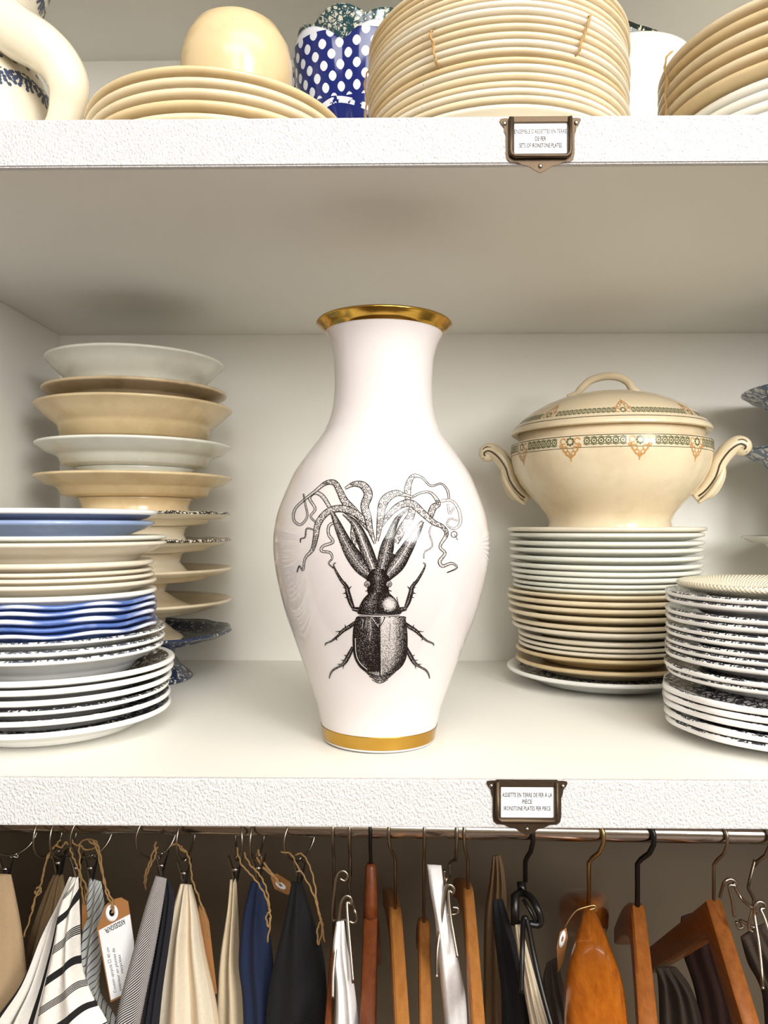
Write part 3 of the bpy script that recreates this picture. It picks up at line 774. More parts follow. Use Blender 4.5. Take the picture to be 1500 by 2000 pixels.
def border(prof, lo, hi, R, zc, sz, phase, n_med, parent, drop):
    g = Decal(prof, lo, hi); g.R = R; o = Decal(prof, lo, hi); o.R = R; o.off = 0.00035
    circ = 2*PI*R
    meds = [phase*R+circ*i/n_med for i in range(n_med)]
    n = int(circ/(sz*1.25))
    for k in range(n):
        x = circ*k/n
        dm = min(abs((x-m+circ/2) % circ-circ/2) for m in meds)
        if dm < sz*2.2: continue
        g.circ(x, zc, sz*0.5, sz*0.22, 8); g.disc(x, zc, sz*0.2, sz*0.2, 6)
        g.strip([(x-sz*0.6, zc+sz*0.55), (x, zc+sz*0.75), (x+sz*0.6, zc+sz*0.5)], sz*0.16)
        g.strip([(x-sz*0.6, zc-sz*0.5), (x, zc-sz*0.75), (x+sz*0.6, zc-sz*0.55)], sz*0.16)
    for m in meds:
        for q in range(8):
            a = q*PI/4
            g.disc(m+math.cos(a)*sz*0.62, zc+math.sin(a)*sz*0.62, sz*0.24, sz*0.24, 6)
        for sg in (-1, 1):
            o.circ(m+sg*sz*1.35, zc+sz*0.1*drop, sz*0.55, sz*0.22, 9, 0.3, 5.5)
            o.circ(m+sg*sz*1.0, zc-drop*sz*1.35, sz*0.5, sz*0.2, 9)
            o.circ(m+sg*sz*0.55, zc-drop*sz*2.15, sz*0.4, sz*0.2, 8)
            o.circ(m+sg*sz*1.75, zc-drop*sz*0.75, sz*0.3, sz*0.2, 7)
            o.strip([(m+sg*sz*1.8, zc-drop*sz*0.4), (m+sg*sz*1.1, zc-drop*sz*1.9), (m, zc-drop*sz*3.1)], sz*0.2)
        o.disc(m, zc-drop*sz*2.7, sz*0.25, sz*0.4, 6); o.strip([(m, zc-drop*sz*2.4), (m, zc-drop*sz*3.6)], sz*0.2)
    tag(g.build('green_border', M['green'], parent), kind='stuff'); tag(o.build('orange_medallions', M['orange'], parent), kind='stuff')
border(tp, 6, 13, 0.122, ztop(882), 0.0062, math.radians(16), 10, tur, 1)
border(lp, 5, 12, 0.11, ztop(829), 0.0042, math.radians(8), 8, lid, -1)
for zz, par, pr, lo, hi, w in ((ztop(872.5), tur, tp, 6, 13, 0.0008), (ztop(893), tur, tp, 6, 13, 0.0006), (ztop(840), lid, lp, 5, 12, 0.0008)):
    g = Decal(pr, lo, hi); g.R = 0.12; g.strip([(0.12*2*PI*i/96, zz) for i in range(97)], w); g.build('printed_line', M['brownline'], par)
# ------------------------------------------------------------------ top shelf
# cream platters with an upturned bowl
PX, PZ = -0.163, 0.768
tz = [0.5825, 0.573, 0.5635, 0.554, 0.5435]
zprev = None
n = len(tz)
feet = [z-0.021 for z in tz]; feet[-1] = UT+0.0004
ptop = None
for i, z in enumerate(tz):
    tw = (feet[i-1]-feet[i]-0.0001) if i else 0.006
    me = plate_mesh('platter', 0.1275+random.uniform(-0.001, 0.001), z-feet[i], tw, 0.0055, 0.6)
    o = link('platter', me, M['cream2' if i in (0, 3) else 'cream'], None, C2W(PX+random.uniform(-.001, .001), PZ, feet[i]))
    tag(o, ('cream platter, %s of five under the upturned bowl on the upper shelf' % ORD[i]), 'plate', 'platters under the upturned bowl')
bm = bmesh.new()
lathe(bm, [(0.040,0.0),(0.046,0.0),(0.0465,0.003),(0.0435,0.016),(0.0445,0.030),(0.0500,0.048),(0.0545,0.068),(0.0550,0.085),(0.0515,0.103),(0.0430,0.118),(0.030,0.127),(0.012,0.1305),(0,0.131),(0,0.126),(0.028,0.122),(0.0475,0.100),(0.050,0.078),(0.040,0.03),(0.040,0.0)], 64)
o = obj('bowl', bm, M['cream2'], None, C2W(-0.146, 0.765, feet[0]+0.0062))
tag(o, 'rounded cream bowl turned upside down on the platters', 'bowl')
# big tied stack
BX, BZ, BR = 0.113, 0.777, 0.1295
ys = [186,170,155,140,125,110,91,75,60,44,28,14,0,-14,-28,-42,-56,-70]
rz = [CAMZ+(1027-y)/F*(BZ-BR)+0.001 for y in ys]
rz = [rz[0]-0.0075]+rz
bf = [max(z-0.022, UT+0.0004) for z in rz]; bf[0] = UT+0.0004; bf[1] = rz[1]-0.0255; bf[0] = UT+0.0004
nb = len(rz)
for i in range(nb):
    tw = (bf[i+1]-bf[i]-0.0001) if i < nb-1 else 0.005
    me = plate_mesh('plate', BR+random.uniform(-0.0012, 0.0012), rz[i]-bf[i], tw, 0.0046, 0.56)
    o = link('plate', me, M[random.choice(['cream', 'cream', 'cream2', 'ivory'])], None, C2W(BX+random.uniform(-.0008, .0008), BZ+random.uniform(-.0008, .0008), bf[i]))
    tag(o, 'cream plate, %s from the bottom of the big tied stack on the upper shelf' % (ORD[i] if i else 'first'), 'plate', 'plates in the big tied stack')
bc = C2W(BX, BZ)
def tie(name, label, cx, a0, z0, z1, R, slant=0.0, bulge=0.0012, mat='raffia'):
    bm = bmesh.new(); pts = []
    for k in range(14):
        t = k/13; a = a0+slant*t
        q = R+bulge+0.0008*math.sin(t*PI*6)
        if k in (0, 13): q -= 0.006
        pts.append((cx.x+q*math.sin(a), cx.y-q*math.cos(a), z0+(z1-z0)*t))
    tube(bm, pts, 0.0009, 6)
    pts2 = [(x+0.0012*math.sin(i*1.1), y-0.0008, z) for i, (x, y, z) in enumerate(pts)]
    tube(bm, pts2, 0.0006, 5)
    tag(obj(name, bm, M[mat]), label, 'string', 'raffia ties round the tied stacks')
def ang_for(px, cx, R):
    best = None
    for i in range(-90, 91):
        a = math.radians(i); p = Vector((cx.x+R*math.sin(a), cx.y-R*math.cos(a), 0))-CAM
        x = 750+F*p.dot(RIGHT)/p.dot(FWD)
        if best is None or abs(x-px) < best[0]: best = (abs(x-px), a)
    return best[1]
tie('raffia_tie', 'raffia string tied over the left front of the big plate stack', bc, ang_for(855, bc, BR), CAMZ+(1027-124)/F*0.66, CAMZ+(1027-44)/F*0.66, BR+0.0015, -0.05)
tie('raffia_tie', 'raffia string tied over the right front of the big plate stack', bc, ang_for(1122, bc, BR), CAMZ+(1027-120)/F*0.665, CAMZ+(1027-28)/F*0.665, BR+0.0015, 0.12)
tie('raffia_tie', 'raffia string at the right side of the big plate stack', bc, ang_for(1226, bc, BR)+0.1, 0.60, 0.67, BR+0.0018, 0.05)
tie('raffia_tie', 'raffia string at the left side of the big plate stack', bc, ang_for(722, bc, BR), 0.57, 0.65, BR+0.0018, -0.05)
# right tied stack
RXc, RZc, RR = 0.404, 0.748, 0.130
rr_z = [0.541,0.5505,0.560,0.5695,0.579,0.591,0.602,0.613,0.624,0.635,0.646]
rf = [z-0.02 for z in rr_z]; rf[0] = UT+0.0004
for i, z in enumerate(rr_z):
    tw = (rf[i+1]-rf[i]-0.0001) if i < len(rr_z)-1 else 0.005
    r = RR-(0.004 if i < 5 else 0)
    me = plate_mesh('plate', r, z-rf[i], tw, 0.006 if i > 4 else 0.0065, 0.56)
    o = link('plate', me, M['white' if i < 5 else 'cream2' if i % 2 else 'cream'], None, C2W(RXc+(0.003 if i < 5 else 0), RZc, rf[i]))
    tag(o, '%s plate, %s from the bottom of the right tied stack on the upper shelf' % ('white' if i < 5 else 'cream', ORD[i] if i else 'first'), 'plate', 'plates in the right tied stack')
rc = C2W(RXc, RZc)
tie('raffia_tie', 'raffia string round the stack at the upper right edge', rc, ang_for(1305, rc, RR), 0.585, 0.655, RR+0.0015, 0.0)
# cobalt bowl with scalloped rim and teal dish in it
def scal_bowl(name, X, Z, z0, H, r, mat, label, prof=None, n=8, a=0.05, az=0.004, mat_in=None, ph=0.0):
    prof = prof or [(0,0.004),(0.5,0.004),(0.52,0.0),(0.56,0.0),(0.56,0.06),(0.5,0.12),(0.56,0.22),(0.78,0.4),(0.9,0.6),(0.93,0.8),(1.0,0.98),(1.0,1.0),(0.97,0.99),(0.9,0.8),(0.86,0.6),(0.7,0.4),(0.4,0.22),(0,0.18)]
    bm = bmesh.new()
    def fn(rr, z, th):
        k = max(0, z/H)
        c = abs(math.cos(n*th/2+ph))
        return rr*(1+a*k*(c-0.5)), z+az*k**6*(c-0.5)*2
    lathe(bm, [(x*r, y*H if y > 0.01 else y) for x, y in prof], 128, fn)
    o = obj(name, bm, M[mat], None, C2W(X, Z, z0)); tag(o, label, 'bowl'); return o
def willow():
    t = NT('cobalt_lattice_print'); v = t.coords()
    sep = t.n.new('ShaderNodeSeparateXYZ'); t.l(v, sep.inputs[0])
    a = t.math('MULTIPLY', t.math('ARCTAN2', sep.outputs[1], sep.outputs[0]), 6.0)
    zz = t.math('MULTIPLY', sep.outputs[2], 62.0)
    d1 = t.math('ABSOLUTE', t.math('SINE', t.math('MULTIPLY', t.math('ADD', a, zz), 2.2)))
    d2 = t.math('ABSOLUTE', t.math('SINE', t.math('MULTIPLY', t.math('SUBTRACT', a, zz), 2.2)))
    lat = t.math('LESS_THAN', t.math('MULTIPLY', d1, d2), 0.55)
    top = t.math('GREATER_THAN', sep.outputs[2], 0.175)
    n = t.noise(v, 75, 4, 0.65)
    scene_ = t.ramp(n, 0.40, 0.46)
    garland = t.math('COMPARE', sep.outputs[2], t.math('ADD', 0.166, t.math('MULTIPLY', t.math('SINE', t.math('MULTIPLY', a, 1.0)), 0.005)), 0.0035)
    low = t.math('LESS_THAN', sep.outputs[2], 0.148)
    bl = t.math('GREATER_THAN', t.noise(v, 22, 2), 0.5)
    body = t.math('MULTIPLY', scene_, t.math('MAXIMUM', t.math('SUBTRACT', 1.0, low), bl))
    an = t.math('ARCTAN2', sep.outputs[1], sep.outputs[0])
    panel = t.math('MULTIPLY', t.math('LESS_THAN', t.math('ABSOLUTE', t.math('ADD', an, 2.03)), t.math('SUBTRACT', 0.62, t.math('MULTIPLY', sep.outputs[2], 2.0))), t.math('LESS_THAN', sep.outputs[2], 0.140))
    body = t.math('MULTIPLY', t.math('MAXIMUM', scene_, t.math('SUBTRACT', 1.0, low)), t.math('SUBTRACT', 1.0, panel))
    f = t.math('MAXIMUM', t.math('MULTIPLY', top, lat), t.math('MULTIPLY', t.math('SUBTRACT', 1.0, top), body))
    f = t.math('MULTIPLY', f, t.math('SUBTRACT', 1.0, t.math('MULTIPLY', garland, t.math('GREATER_THAN', n, 0.45))))
    edge = t.math('GREATER_THAN', sep.outputs[2], 0.2445)
    f = t.math('MULTIPLY', f, t.math('SUBTRACT', 1.0, edge))
    t.color(t.mix(f, srgb(226, 230, 240), srgb(26, 40, 112))); t.val('Roughness', 0.1)
    return t.m
M['bluebowl'] = willow()
QX, QZ = (700-750)/F*0.95, 0.95
scal_bowl('lattice_bowl', QX, QZ, UT+0.0004, 0.243, 0.086, 'bluebowl', 'cobalt blue and white bowl with lattice border behind the big tied stack',
  [(0,0.02),(0.5,0.02),(0.55,0.0),(0.62,0.0),(0.62,0.06),(0.56,0.16),(0.62,0.3),(0.74,0.5),(0.84,0.66),(0.92,0.8),(1.0,0.99),(1.0,1.0),(0.96,0.99),(0.88,0.8),(0.78,0.62),(0.6,0.42),(0.3,0.34),(0,0.33)], 6, 0.10, 0.010, ph=0.5)
scal_bowl('transfer_dish', QX+0.002, QZ+0.004, UT+0.0004+0.34*0.243+0.0075, 0.186, 0.076, 'teal', 'teal and cream printed dish standing in the cobalt lattice bowl',
  [(0,0.03),(0.22,0.03),(0.24,0.0),(0.28,0.0),(0.29,0.1),(0.42,0.45),(0.62,0.66),(0.82,0.84),(1.0,0.985),(1.0,1.0),(0.97,1.0),(0.78,0.86),(0.58,0.72),(0.38,0.52),(0.2,0.2),(0,0.17)], 7, 0.05, 0.005, ph=0.3)
# plain white bowl and green-printed sauceboat piece at right
UXc, UZc = (1212-750)/F*0.95, 0.93
bm = bmesh.new()
H = 0.232
lathe(bm, [(0,0.006),(0.045,0.006),(0.048,0),(0.055,0),(0.054,0.01),(0.046,0.03),(0.05,0.06),(0.064,0.11),(0.073,0.16),(0.0765,H-0.006),(0.0785,H-0.003),(0.0775,H),(0.073,H-0.004),(0.068,0.16),(0.055,0.11),(0.02,0.08),(0,0.078)], 72)
o = obj('tall_bowl', bm, M['white'], None, C2W(UXc, UZc, UT+0.0004)); tag(o, 'tall plain white bowl between the two tied stacks', 'bowl')
so = empty('sauceboat', C2W(UXc, UZc, UT+0.0004+0.083), 'sauceboat with black and green printed edge standing in the white bowl', 'sauceboat')
bm = bmesh.new()
def fn(rr, z, th): 
    k = z/0.18
    return rr*(1+0.35*k*math.cos(th)**2), z+0.02*k*k*max(0, -math.cos(th))-0.012*k*k*max(0, math.cos(th))
lathe(bm, [(0,0.003),(0.016,0.003),(0.018,0),(0.022,0),(0.02,0.03),(0.026,0.08),(0.036,0.13),(0.044,0.172),(0.0445,0.178),(0.042,0.176),(0.032,0.13),(0.02,0.09),(0,0.08)], 56, fn)
obj('body', bm, M['greenblack'], so)
bm = bmesh.new()
tube(bm, catmull([(0.044,0,0.168),(0.056,0,0.176),(0.064,0,0.170),(0.066,0,0.158),(0.058,0,0.14),(0.042,0,0.12),(0.034,0,0.11)], 5), 0.0045, 9)
obj('handle', bm, M['greenblack'], so)
# big jug at left
jug = empty('jug', C2W(-0.412, 0.80, UT+0.0004), 'large white jug with dark floral sprigs and a thick handle, upper left', 'jug')
def mk_sprig(name):
    t = NT(name); v = t.coords()
    t.color(t.mix(t.math('MULTIPLY', t.noise(v, 14, 3), 0.25), srgb(230, 222, 202), srgb(210, 194, 160))); t.val('Roughness', 0.14)
    return t.m
M['jug'] = mk_sprig('ivory_glaze')
bm = bmesh.new()
jp = [(0,0.006),(0.045,0.006),(0.05,0),(0.056,0.001),(0.058,0.006),(0.064,0.04),(0.0665,0.08),(0.066,0.105),(0.061,0.13),(0.052,0.150),(0.044,0.165),(0.042,0.185),(0.047,0.21),(0.058,0.245),(0.068,0.28),(0.0705,0.297),(0.069,0.301),(0.066,0.297),(0.054,0.245),(0.042,0.21),(0.037,0.185),(0.04,0.16),(0.055,0.12),(0.058,0.06),(0.04,0.012),(0,0.012)]
lathe(bm, jp, 88); obj('body', bm, M['jug'], jug)
bm = bmesh.new()
jl = C2W(-0.412, 0.80)
hpx = [(-60,-62,0.155,0.020),(-20,10,0.150,0.0235),(28,60,0.145,0.0245),(80,92,0.14,0.0230),(115,125,0.14,0.021),(134,165,0.14,0.0195),(132,205,0.145,0.017),(118,245,0.15,0.014),(92,272,0.16,0.012),(60,280,0.172,0.012)]
hp = []
for x, y, Y, r in hpx:
    q = P(x, y, Y)-Vector((jl.x, jl.y, UT+0.0004)); hp.append((q.x, q.y, q.z, r))
hp = catmull(hp, 5)
tube(bm, [h[:3] for h in hp], [h[3] for h in hp], 16)
obj('handle', bm, M['jug'], jug)
g = Decal(jp, 3, 16)
g.R = 0.066
def sprig(x, z, s, dr):
    for q in range(-3, 4):
        a = -PI/2+q*0.42
        ex, ez = x+math.cos(a)*s*1.5, z+math.sin(a)*s*1.5
        g.strip([(x, z), (ex, ez)], s*0.14)
        for w in (0.45, 0.7, 0.95, 1.2):
            g.disc(x+math.cos(a)*s*1.5*w/1.2+random.uniform(-1, 1)*s*0.15, z+math.sin(a)*s*1.5*w/1.2, s*0.2, s*0.2, 6)
for kx in range(16):
    sprig(-0.2+0.027*kx, 0.136-0.004*(kx % 2), 0.0115, 1)
for kx in range(24): g.disc(-0.2+0.0175*kx, 0.147, 0.0035, 0.0025, 6)
for kx in range(14):
    sprig(-0.2+0.03*kx, 0.262, 0.012, 1); sprig(-0.188+0.03*kx, 0.235, 0.009, 1)
t_ = NT('slate_blue_print'); t_.val('Base Color', srgb(62, 74, 98)); t_.val('Roughness', 0.18); M['slate'] = t_.m
g.build('floral_sprigs', M['slate'], jug)
# small patterned cup behind the handle
bm = bmesh.new()
lathe(bm, [(0,0.004),(0.028,0.004),(0.03,0),(0.034,0),(0.034,0.02),(0.04,0.06),(0.045,0.11),(0.047,0.16),(0.0465,0.163),(0.044,0.16),(0.036,0.06),(0,0.03)], 48)
me_t = NT('cream_cup_with_dark_band'); v = me_t.coords(); sp = me_t.n.new('ShaderNodeSeparateXYZ'); me_t.l(v, sp.inputs[0])
bd = me_t.math('MULTIPLY', me_t.math('GREATER_THAN', sp.outputs[2], 0.142), me_t.math('GREATER_THAN', me_t.noise(v, 160, 3), 0.47))
me_t.color(me_t.mix(bd, srgb(236, 226, 200), srgb(36, 42, 50))); me_t.val('Roughness', 0.15)
o = obj('tall_cup', bm, me_t.m, None, C2W((150-750)/F*0.93, 0.94, UT+0.0004)); tag(o, 'cream cup with dark patterned band behind the jug handle', 'cup')
# ------------------------------------------------------------------ label holders
def holder(px, py, lines, label):
    """px,py: image centre of the card window"""
    c = P(px, py, -0.0042); U = 0.0004
    o = empty('label_holder', c, label, 'label holder', 'metal label holders on the shelf edges')
    V = lambda x, z, y=0.0: Vector((x*U, y, z*U))
    # back plate outline (px units)
    half = [(0,-65),(10,-60),(22,-52),(34,-49),(44,-44),(58,-43),(64,-38),(66,-28),(66,8),(69,16),(70,24),(75,30),(78,36),(77,40),(70,41),(60,41),(58,43)]
    outl = half+[(-x, z) for x, z in half[::-1][:-1]]
    bm = bmesh.new(); extrude_poly(bm, [V(x, z) for x, z in outl], (0, -1, 0), 0.0008)
    obj('back_plate', bm, M['bronze'], o, smooth=False)
    bm = bmesh.new(); extrude_poly(bm, [V(x, z, -0.0009) for x, z in ((-52,-29),(52,-29),(52,31),(-52,31))], (0, -1, 0), 0.0004)
    card = obj('paper_card', bm, M['paper'], o, smooth=False)
    bm = bmesh.new()
    pts = [V(x, z, -0.0021) for x, z in ((-56,40),(-56,-24),(-55,-30),(-50,-34),(50,-34),(55,-30),(56,-24),(56,40))]
    tube(bm, pts, 0.0027, 10, flat=0.7)
    obj('raised_frame', bm, M['bronze'], o)
    bm = bmesh.new(); box(bm, V(-58, 30, -0.0026), V(58, 43, -0.0006)); bmesh.ops.bevel(bm, geom=list(bm.edges), offset=0.0006, segments=2, affect='EDGES')
    obj('top_bar', bm, M['bronze'], o, smooth=False)
    for x, z in ((-69, 31), (69, 31), (0, -52)):
        bm = bmesh.new()
        lathe(bm, [(0.0017,0),(0.0017,0.0004),(0.0012,0.0009),(0.0005,0.0011),(0,0.0011)], 14)
        for v_ in bm.verts: v_.co = Vector((v_.co.x, -v_.co.z-0.0008, v_.co.y))+V(x, z)
        obj('screw', bm, M['steel'], o)
    for (txt, z, w) in lines:
        me = text_mesh(txt, 0.0047, 0.5, 0.0 if 'M' in txt else 0.00005)
        xs = [v.co.x for v in me.vertices]; cur = max(xs)-min(xs)
        for v in me.vertices: v.co.x *= w*U/cur
        t = link('lettering', me, M['ink_black'], card); t.rotation_euler = (PI/2, 0, 0); t.location = V(0, z, -0.00145)
    return o
holder(1055, 273, [("ENSEMBLE D'ASSIETTES EN TERRE", 14, 100), ('DE FER', 0, 21), ('SETS OF IRONSTONE PLATES', -13, 82)], 'bronze label holder with sets of plates card on the upper shelf edge')
holder(1029, 1566, [('ASSIETTE EN TERRE DE FER À LA', 14, 96), ('PIÈCE', 1, 19), ('IRONSTONE PLATES PER PIECE', -12, 90)], 'bronze label holder with plates per piece card on the lower shelf edge')
# ------------------------------------------------------------------ hanging rail and what hangs on it
RY = 0.18; RRAD = 0.011
ra = P(-200, 1599, RY); rb = P(1900, 1634, RY)
ra = Vector((LX+0.0041, RY, ra.z+(LX-ra.x)*(rb.z-ra.z)/(rb.x-ra.x))); rb = Vector((RX, RY, ra.z+(RX-ra.x)*(P(1900,1634,RY).z-ra.z)/(P(1900,1634,RY).x-ra.x)))
def rail_z(x): return ra.z+(x-ra.x)*(rb.z-ra.z)/(rb.x-ra.x)
rail = empty('clothes_rail', (0, RY, rail_z(0)), 'polished steel clothes rail under the lower shelf', 'rail')
bm = bmesh.new(); tube(bm, [ra+(rb-ra)*(i/12)-rail.location for i in range(13)], RRAD, 24); obj('tube', bm, M['chrome'], rail)
for e, s in ((ra, 1), (rb, -1)):
    bm = bmesh.new(); tube(bm, [e-rail.location, e+Vector((0.006*s, 0, 0))-rail.location], 0.02, 24); obj('end_flange', bm, M['chrome'], rail, smooth=False)
def px_x(px, Y=RY): return P(px, 1620, Y).x
# --- rings with clips
CG = 'ring clips on the rail'
def ring_clip(px, yaw, cpx, cpy, label, cyaw=0.0):
    x = px_x(px); z = rail_z(x)+RRAD
    o = empty('ring_clip', (x, RY, z), label, 'curtain clip', CG)
    R = 0.0235; a = math.radians(yaw)
    bm = bmesh.new(); pts = []
    for k in range(36):
        t = 2*PI*k/36
        h = R*math.sin(t)
        pts.append((h*math.sin(a), -h*math.cos(a), -R+R*math.cos(t)+0.0014))
    tube(bm, pts, 0.0012, 8, closed=True); obj('ring', bm, M['steel'], o)
    c = P(cpx, cpy, RY-0.004)-o.location                       # mouth of the clip
    bm = bmesh.new()
    top = Vector((0, 0, -2*R+0.001)); 
    neck = c+Vector((0, 0, 0.020))
    mid = (top+neck)/2
    tube(bm, [top+Vector((0.002, 0, 0.002)), top+Vector((-0.003, 0, -0.003)), mid+Vector((-0.002, 0, 0)), neck+Vector((-0.001, 0, 0.002)), neck, neck+Vector((0.002, 0, 0.003)), mid+Vector((0.002, 0, 0)), top+Vector((0.003, 0, -0.003)), top+Vector((0.002, 0, 0.002))], 0.0008, 6)
    obj('wire_loop', bm, M['steel'], o)
    for s in (-1, 1):
        bm = bmesh.new()
        w0, w1 = 0.006, 0.0045
        rot = Matrix.Rotation(cyaw, 3, 'Z')
        q = [(-w0/2, s*0.0065, 0.022), (w0/2, s*0.0065, 0.022), (w1*0.8, s*0.0008, 0.003), (w1*0.8, s*0.0016, -0.003), (-w1*0.8, s*0.0016, -0.003), (-w1*0.8, s*0.0008, 0.003)]
        pts = [c+rot@Vector((v[1], v[0], v[2])) for v in q]
        extrude_poly(bm, [pts[0], pts[1], pts[2], pts[3], pts[4], pts[5]], rot@Vector((s, 0, 0)), 0.0008)
        obj('jaw', bm, M['steel'] if s < 0 else M['black'], o, smooth=False)
    bm = bmesh.new(); tube(bm, [c+Vector((-0.003, -0.003, 0.010)), c+Vector((0.003, -0.003, 0.010))], 0.0018, 10); obj('spring', bm, M['chrome'], o)
    return o
ring_clip(30, -40, 12, 1714, 'steel ring clip holding the beige linen at far left', 0.3)
ring_clip(95, -12, 115, 1702, 'steel ring clip holding the brown cloth')
ring_clip(125, -10, 150, 1712, 'steel ring clip holding the bold striped cloth', 0.5)
ring_clip(180, -38, 178, 1712, 'steel ring clip holding the thin striped cloth', 0.2)
ring_clip(306, -40, 316, 1707, 'steel ring clip holding the black twill cloth', 0.4)
ring_clip(364, -8, 360, 1722, 'steel ring clip holding the cream linen', 0.2)
ring_clip(466, 20, 460, 1715, 'steel ring clip holding the ecru cloth')
ring_clip(503, -8, 505, 1712, 'steel ring clip holding the navy cloth')
ring_clip(586, -35, 585, 1718, 'steel ring clip holding the black cloth')
# --- cloth
def fabric(name, col, kind=None, col2=(20, 20, 24), n=6.0, slant=0.0, w=0.3, weave=900, rough=0.9):
    t = NT(name); v = t.coords('Object'); uv = t.coords('UV')
    s = t.n.new('ShaderNodeSeparateXYZ'); t.l(uv, s.inputs[0])
    nz = t.noise(v, 260, 3)
    base = t.mix(t.math('MULTIPLY', nz, 0.35), srgb(*col), srgb(*[int(c*0.8) for c in col]))
    if kind:
        q = t.math('ADD', t.math('MULTIPLY', s.outputs[1], n), t.math('MULTIPLY', s.outputs[0], slant))
        if kind == 'curve': q = t.math('ADD', q, t.math('MULTIPLY', t.math('POWER', s.outputs[0], 2), slant*-0.35))
        fr = t.math('FRACT', q)
        st = t.math('LESS_THAN', fr, w)
        if kind in ('bold', 'curve'):
            tri = t.math('LESS_THAN', t.math('FRACT', t.math('MULTIPLY', fr, 16)), 0.72)
            alt = t.math('LESS_THAN', t.math('FRACT', t.math('MULTIPLY', t.math('FLOOR', q), 0.5)), 0.25)
            st = t.math('MULTIPLY', st, t.math('MAXIMUM', tri, alt))
        base = t.mix(st, base, srgb(*col2))
    t.color(base); t.val('Roughness', rough); t.val('Sheen Weight', 0.02)
    wv = t.math('ADD', t.noise(t.mapping(v, (1, 1, 0.15)), weave, 1), t.noise(t.mapping(v, (0.15, 0.15, 1)), weave, 1))
    t.bump(wv, 0.35, 0.0008)
    return t.m
def drape(name, L, Rr, Y, bulge, mat, parent=None, folds=(3, 0.004, 0.0), nu=26, nv=30, lean=0.0, stitch=None):
    """closed hanging cloth; L/Rr are image outlines (px,py) at depth Y, folds=(count, depth, phase); lean: forward drift per row"""
    L = catmull(L, 8); Rr = catmull(Rr, 8)
    def at(c, t):
        f = t*(len(c)-1); i = min(int(f), len(c)-2); f -= i
        return (c[i][0]+(c[i+1][0]-c[i][0])*f, c[i][1]+(c[i+1][1]-c[i][1])*f)
    bm = bmesh.new(); uvl = bm.loops.layers.uv.new('UVMap'); rings = []; uvs = {}
    for r in range(nv+1):
        t = r/nv; Yr = Y-lean*t
        a = P(*at(L, t), Yr); b = P(*at(Rr, t), Yr)
        g = min(1, t*3+0.12); ring = []
        for k in range(nu+1):
            u = k/nu
            p = a.lerp(b, u); s = math.sin(PI*u)**0.6 if 0 < u < 1 else 0
            p.y -= bulge*g*s+folds[1]*g*math.sin(folds[0]*2*PI*u+folds[2]+0.8*t)*s
            p.z += 0.002*math.sin(folds[0]*2*PI*u+folds[2])*g if 0 < r < nv else 0
            v = bm.verts.new(p); uvs[v] = (u, t); ring.append(v)
        for k in range(nu-1, 0, -1):
            u = k/nu
            p = a.lerp(b, u); p.y += bulge*0.8*g*math.sin(PI*u)**0.6
            v = bm.verts.new(p); uvs[v] = (u, t); ring.append(v)
        rings.append(ring)
    m = len(rings[0])
    for A, B in zip(rings, rings[1:]):
        for k in range(m): bm.faces.new((A[k], A[(k+1) % m], B[(k+1) % m], B[k]))
    bm.faces.new(rings[0][::-1]); bm.faces.new(rings[-1])
    for f in bm.faces:
        for lp_ in f.loops: lp_[uvl].uv = uvs[lp_.vert]
    return obj(name, bm, mat, parent)
HG = 'cushion covers hanging from ring clips'
F_ = dict(
 beige=fabric('beige_linen', (176, 150, 116)), brown=fabric('brown_cotton', (120, 96, 66)),
 thin=fabric('pale_ticking', (206, 210, 206), 'thin', (44, 50, 72), 22, 5.0, 0.16), bold1=fabric('striped_cotton_lengthwise', (238, 234, 226), 'bold', (16, 15, 17), 0.0, 2.6, 0.30),
 bold2=fabric('striped_cotton_diagonal', (238, 234, 226), 'curve', (16, 15, 17), 7.0, 2.4, 0.30), twill=fabric('black_white_twill', (214, 208, 204), 'thin', (14, 14, 20), 66, 12, 0.56),
 twilld=fabric('dark_indigo_twill', (34, 34, 44), 'thin', (14, 14, 22), 120, 20, 0.5), cream=fabric('oatmeal_linen', (226, 214, 190), 'thin', (206, 184, 154), 0.0, 3.2, 0.42), ecru=fabric('ecru_cotton', (224, 204, 170)),
 navy=fabric('navy_cotton', (15, 30, 62)), black=fabric('black_cotton', (5, 5, 9)), white=fabric('white_cotton', (240, 238, 238)), cable=fabric('ivory_cable_knit', (232, 220, 196), None, weave=160), dark=fabric('dark_lace', (60, 48, 38)))
def cloth(name, label, cat, *a, group=HG, **kw): return tag(drape(name, *a, **kw), label, cat, group)
cloth('cushion_cover', 'beige linen cover hanging at the far left edge', 'cushion cover', [(-30,1705),(-60,1800),(-90,2100)], [(22,1708),(40,1800),(52,1900),(64,2100)], 0.165, 0.012, F_['beige'], folds=(2, 0.004, 0.3))
cloth('cushion_cover', 'brown cotton cover behind the bold black striped cover', 'cushion cover', [(104,1708),(78,1770),(50,1860),(40,1960),(30,2100)], [(124,1708),(132,1800),(120,1900),(120,2100)], 0.215, 0.012, F_['brown'], folds=(3, 0.004, 1))
bold = empty('cushion_cover', P(150, 1712, 0.13), 'white cover with bold black stripes, folded in two panels', 'cushion cover', HG)
def drape_child(name, par, *a, **kw):
    o = drape(name, *a, **kw); o.parent = par; o.matrix_parent_inverse = Matrix.Translation(par.location).inverted(); return o
drape_child('rear_panel', bold, [(134,1712),(112,1770),(80,1830),(40,1925),(-20,2010),(-80,2130)], [(152,1715),(122,1770),(108,1850),(92,1925),(74,2010),(50,2130)], 0.125, 0.006, F_['bold1'], folds=(2, 0.003, 0.5))
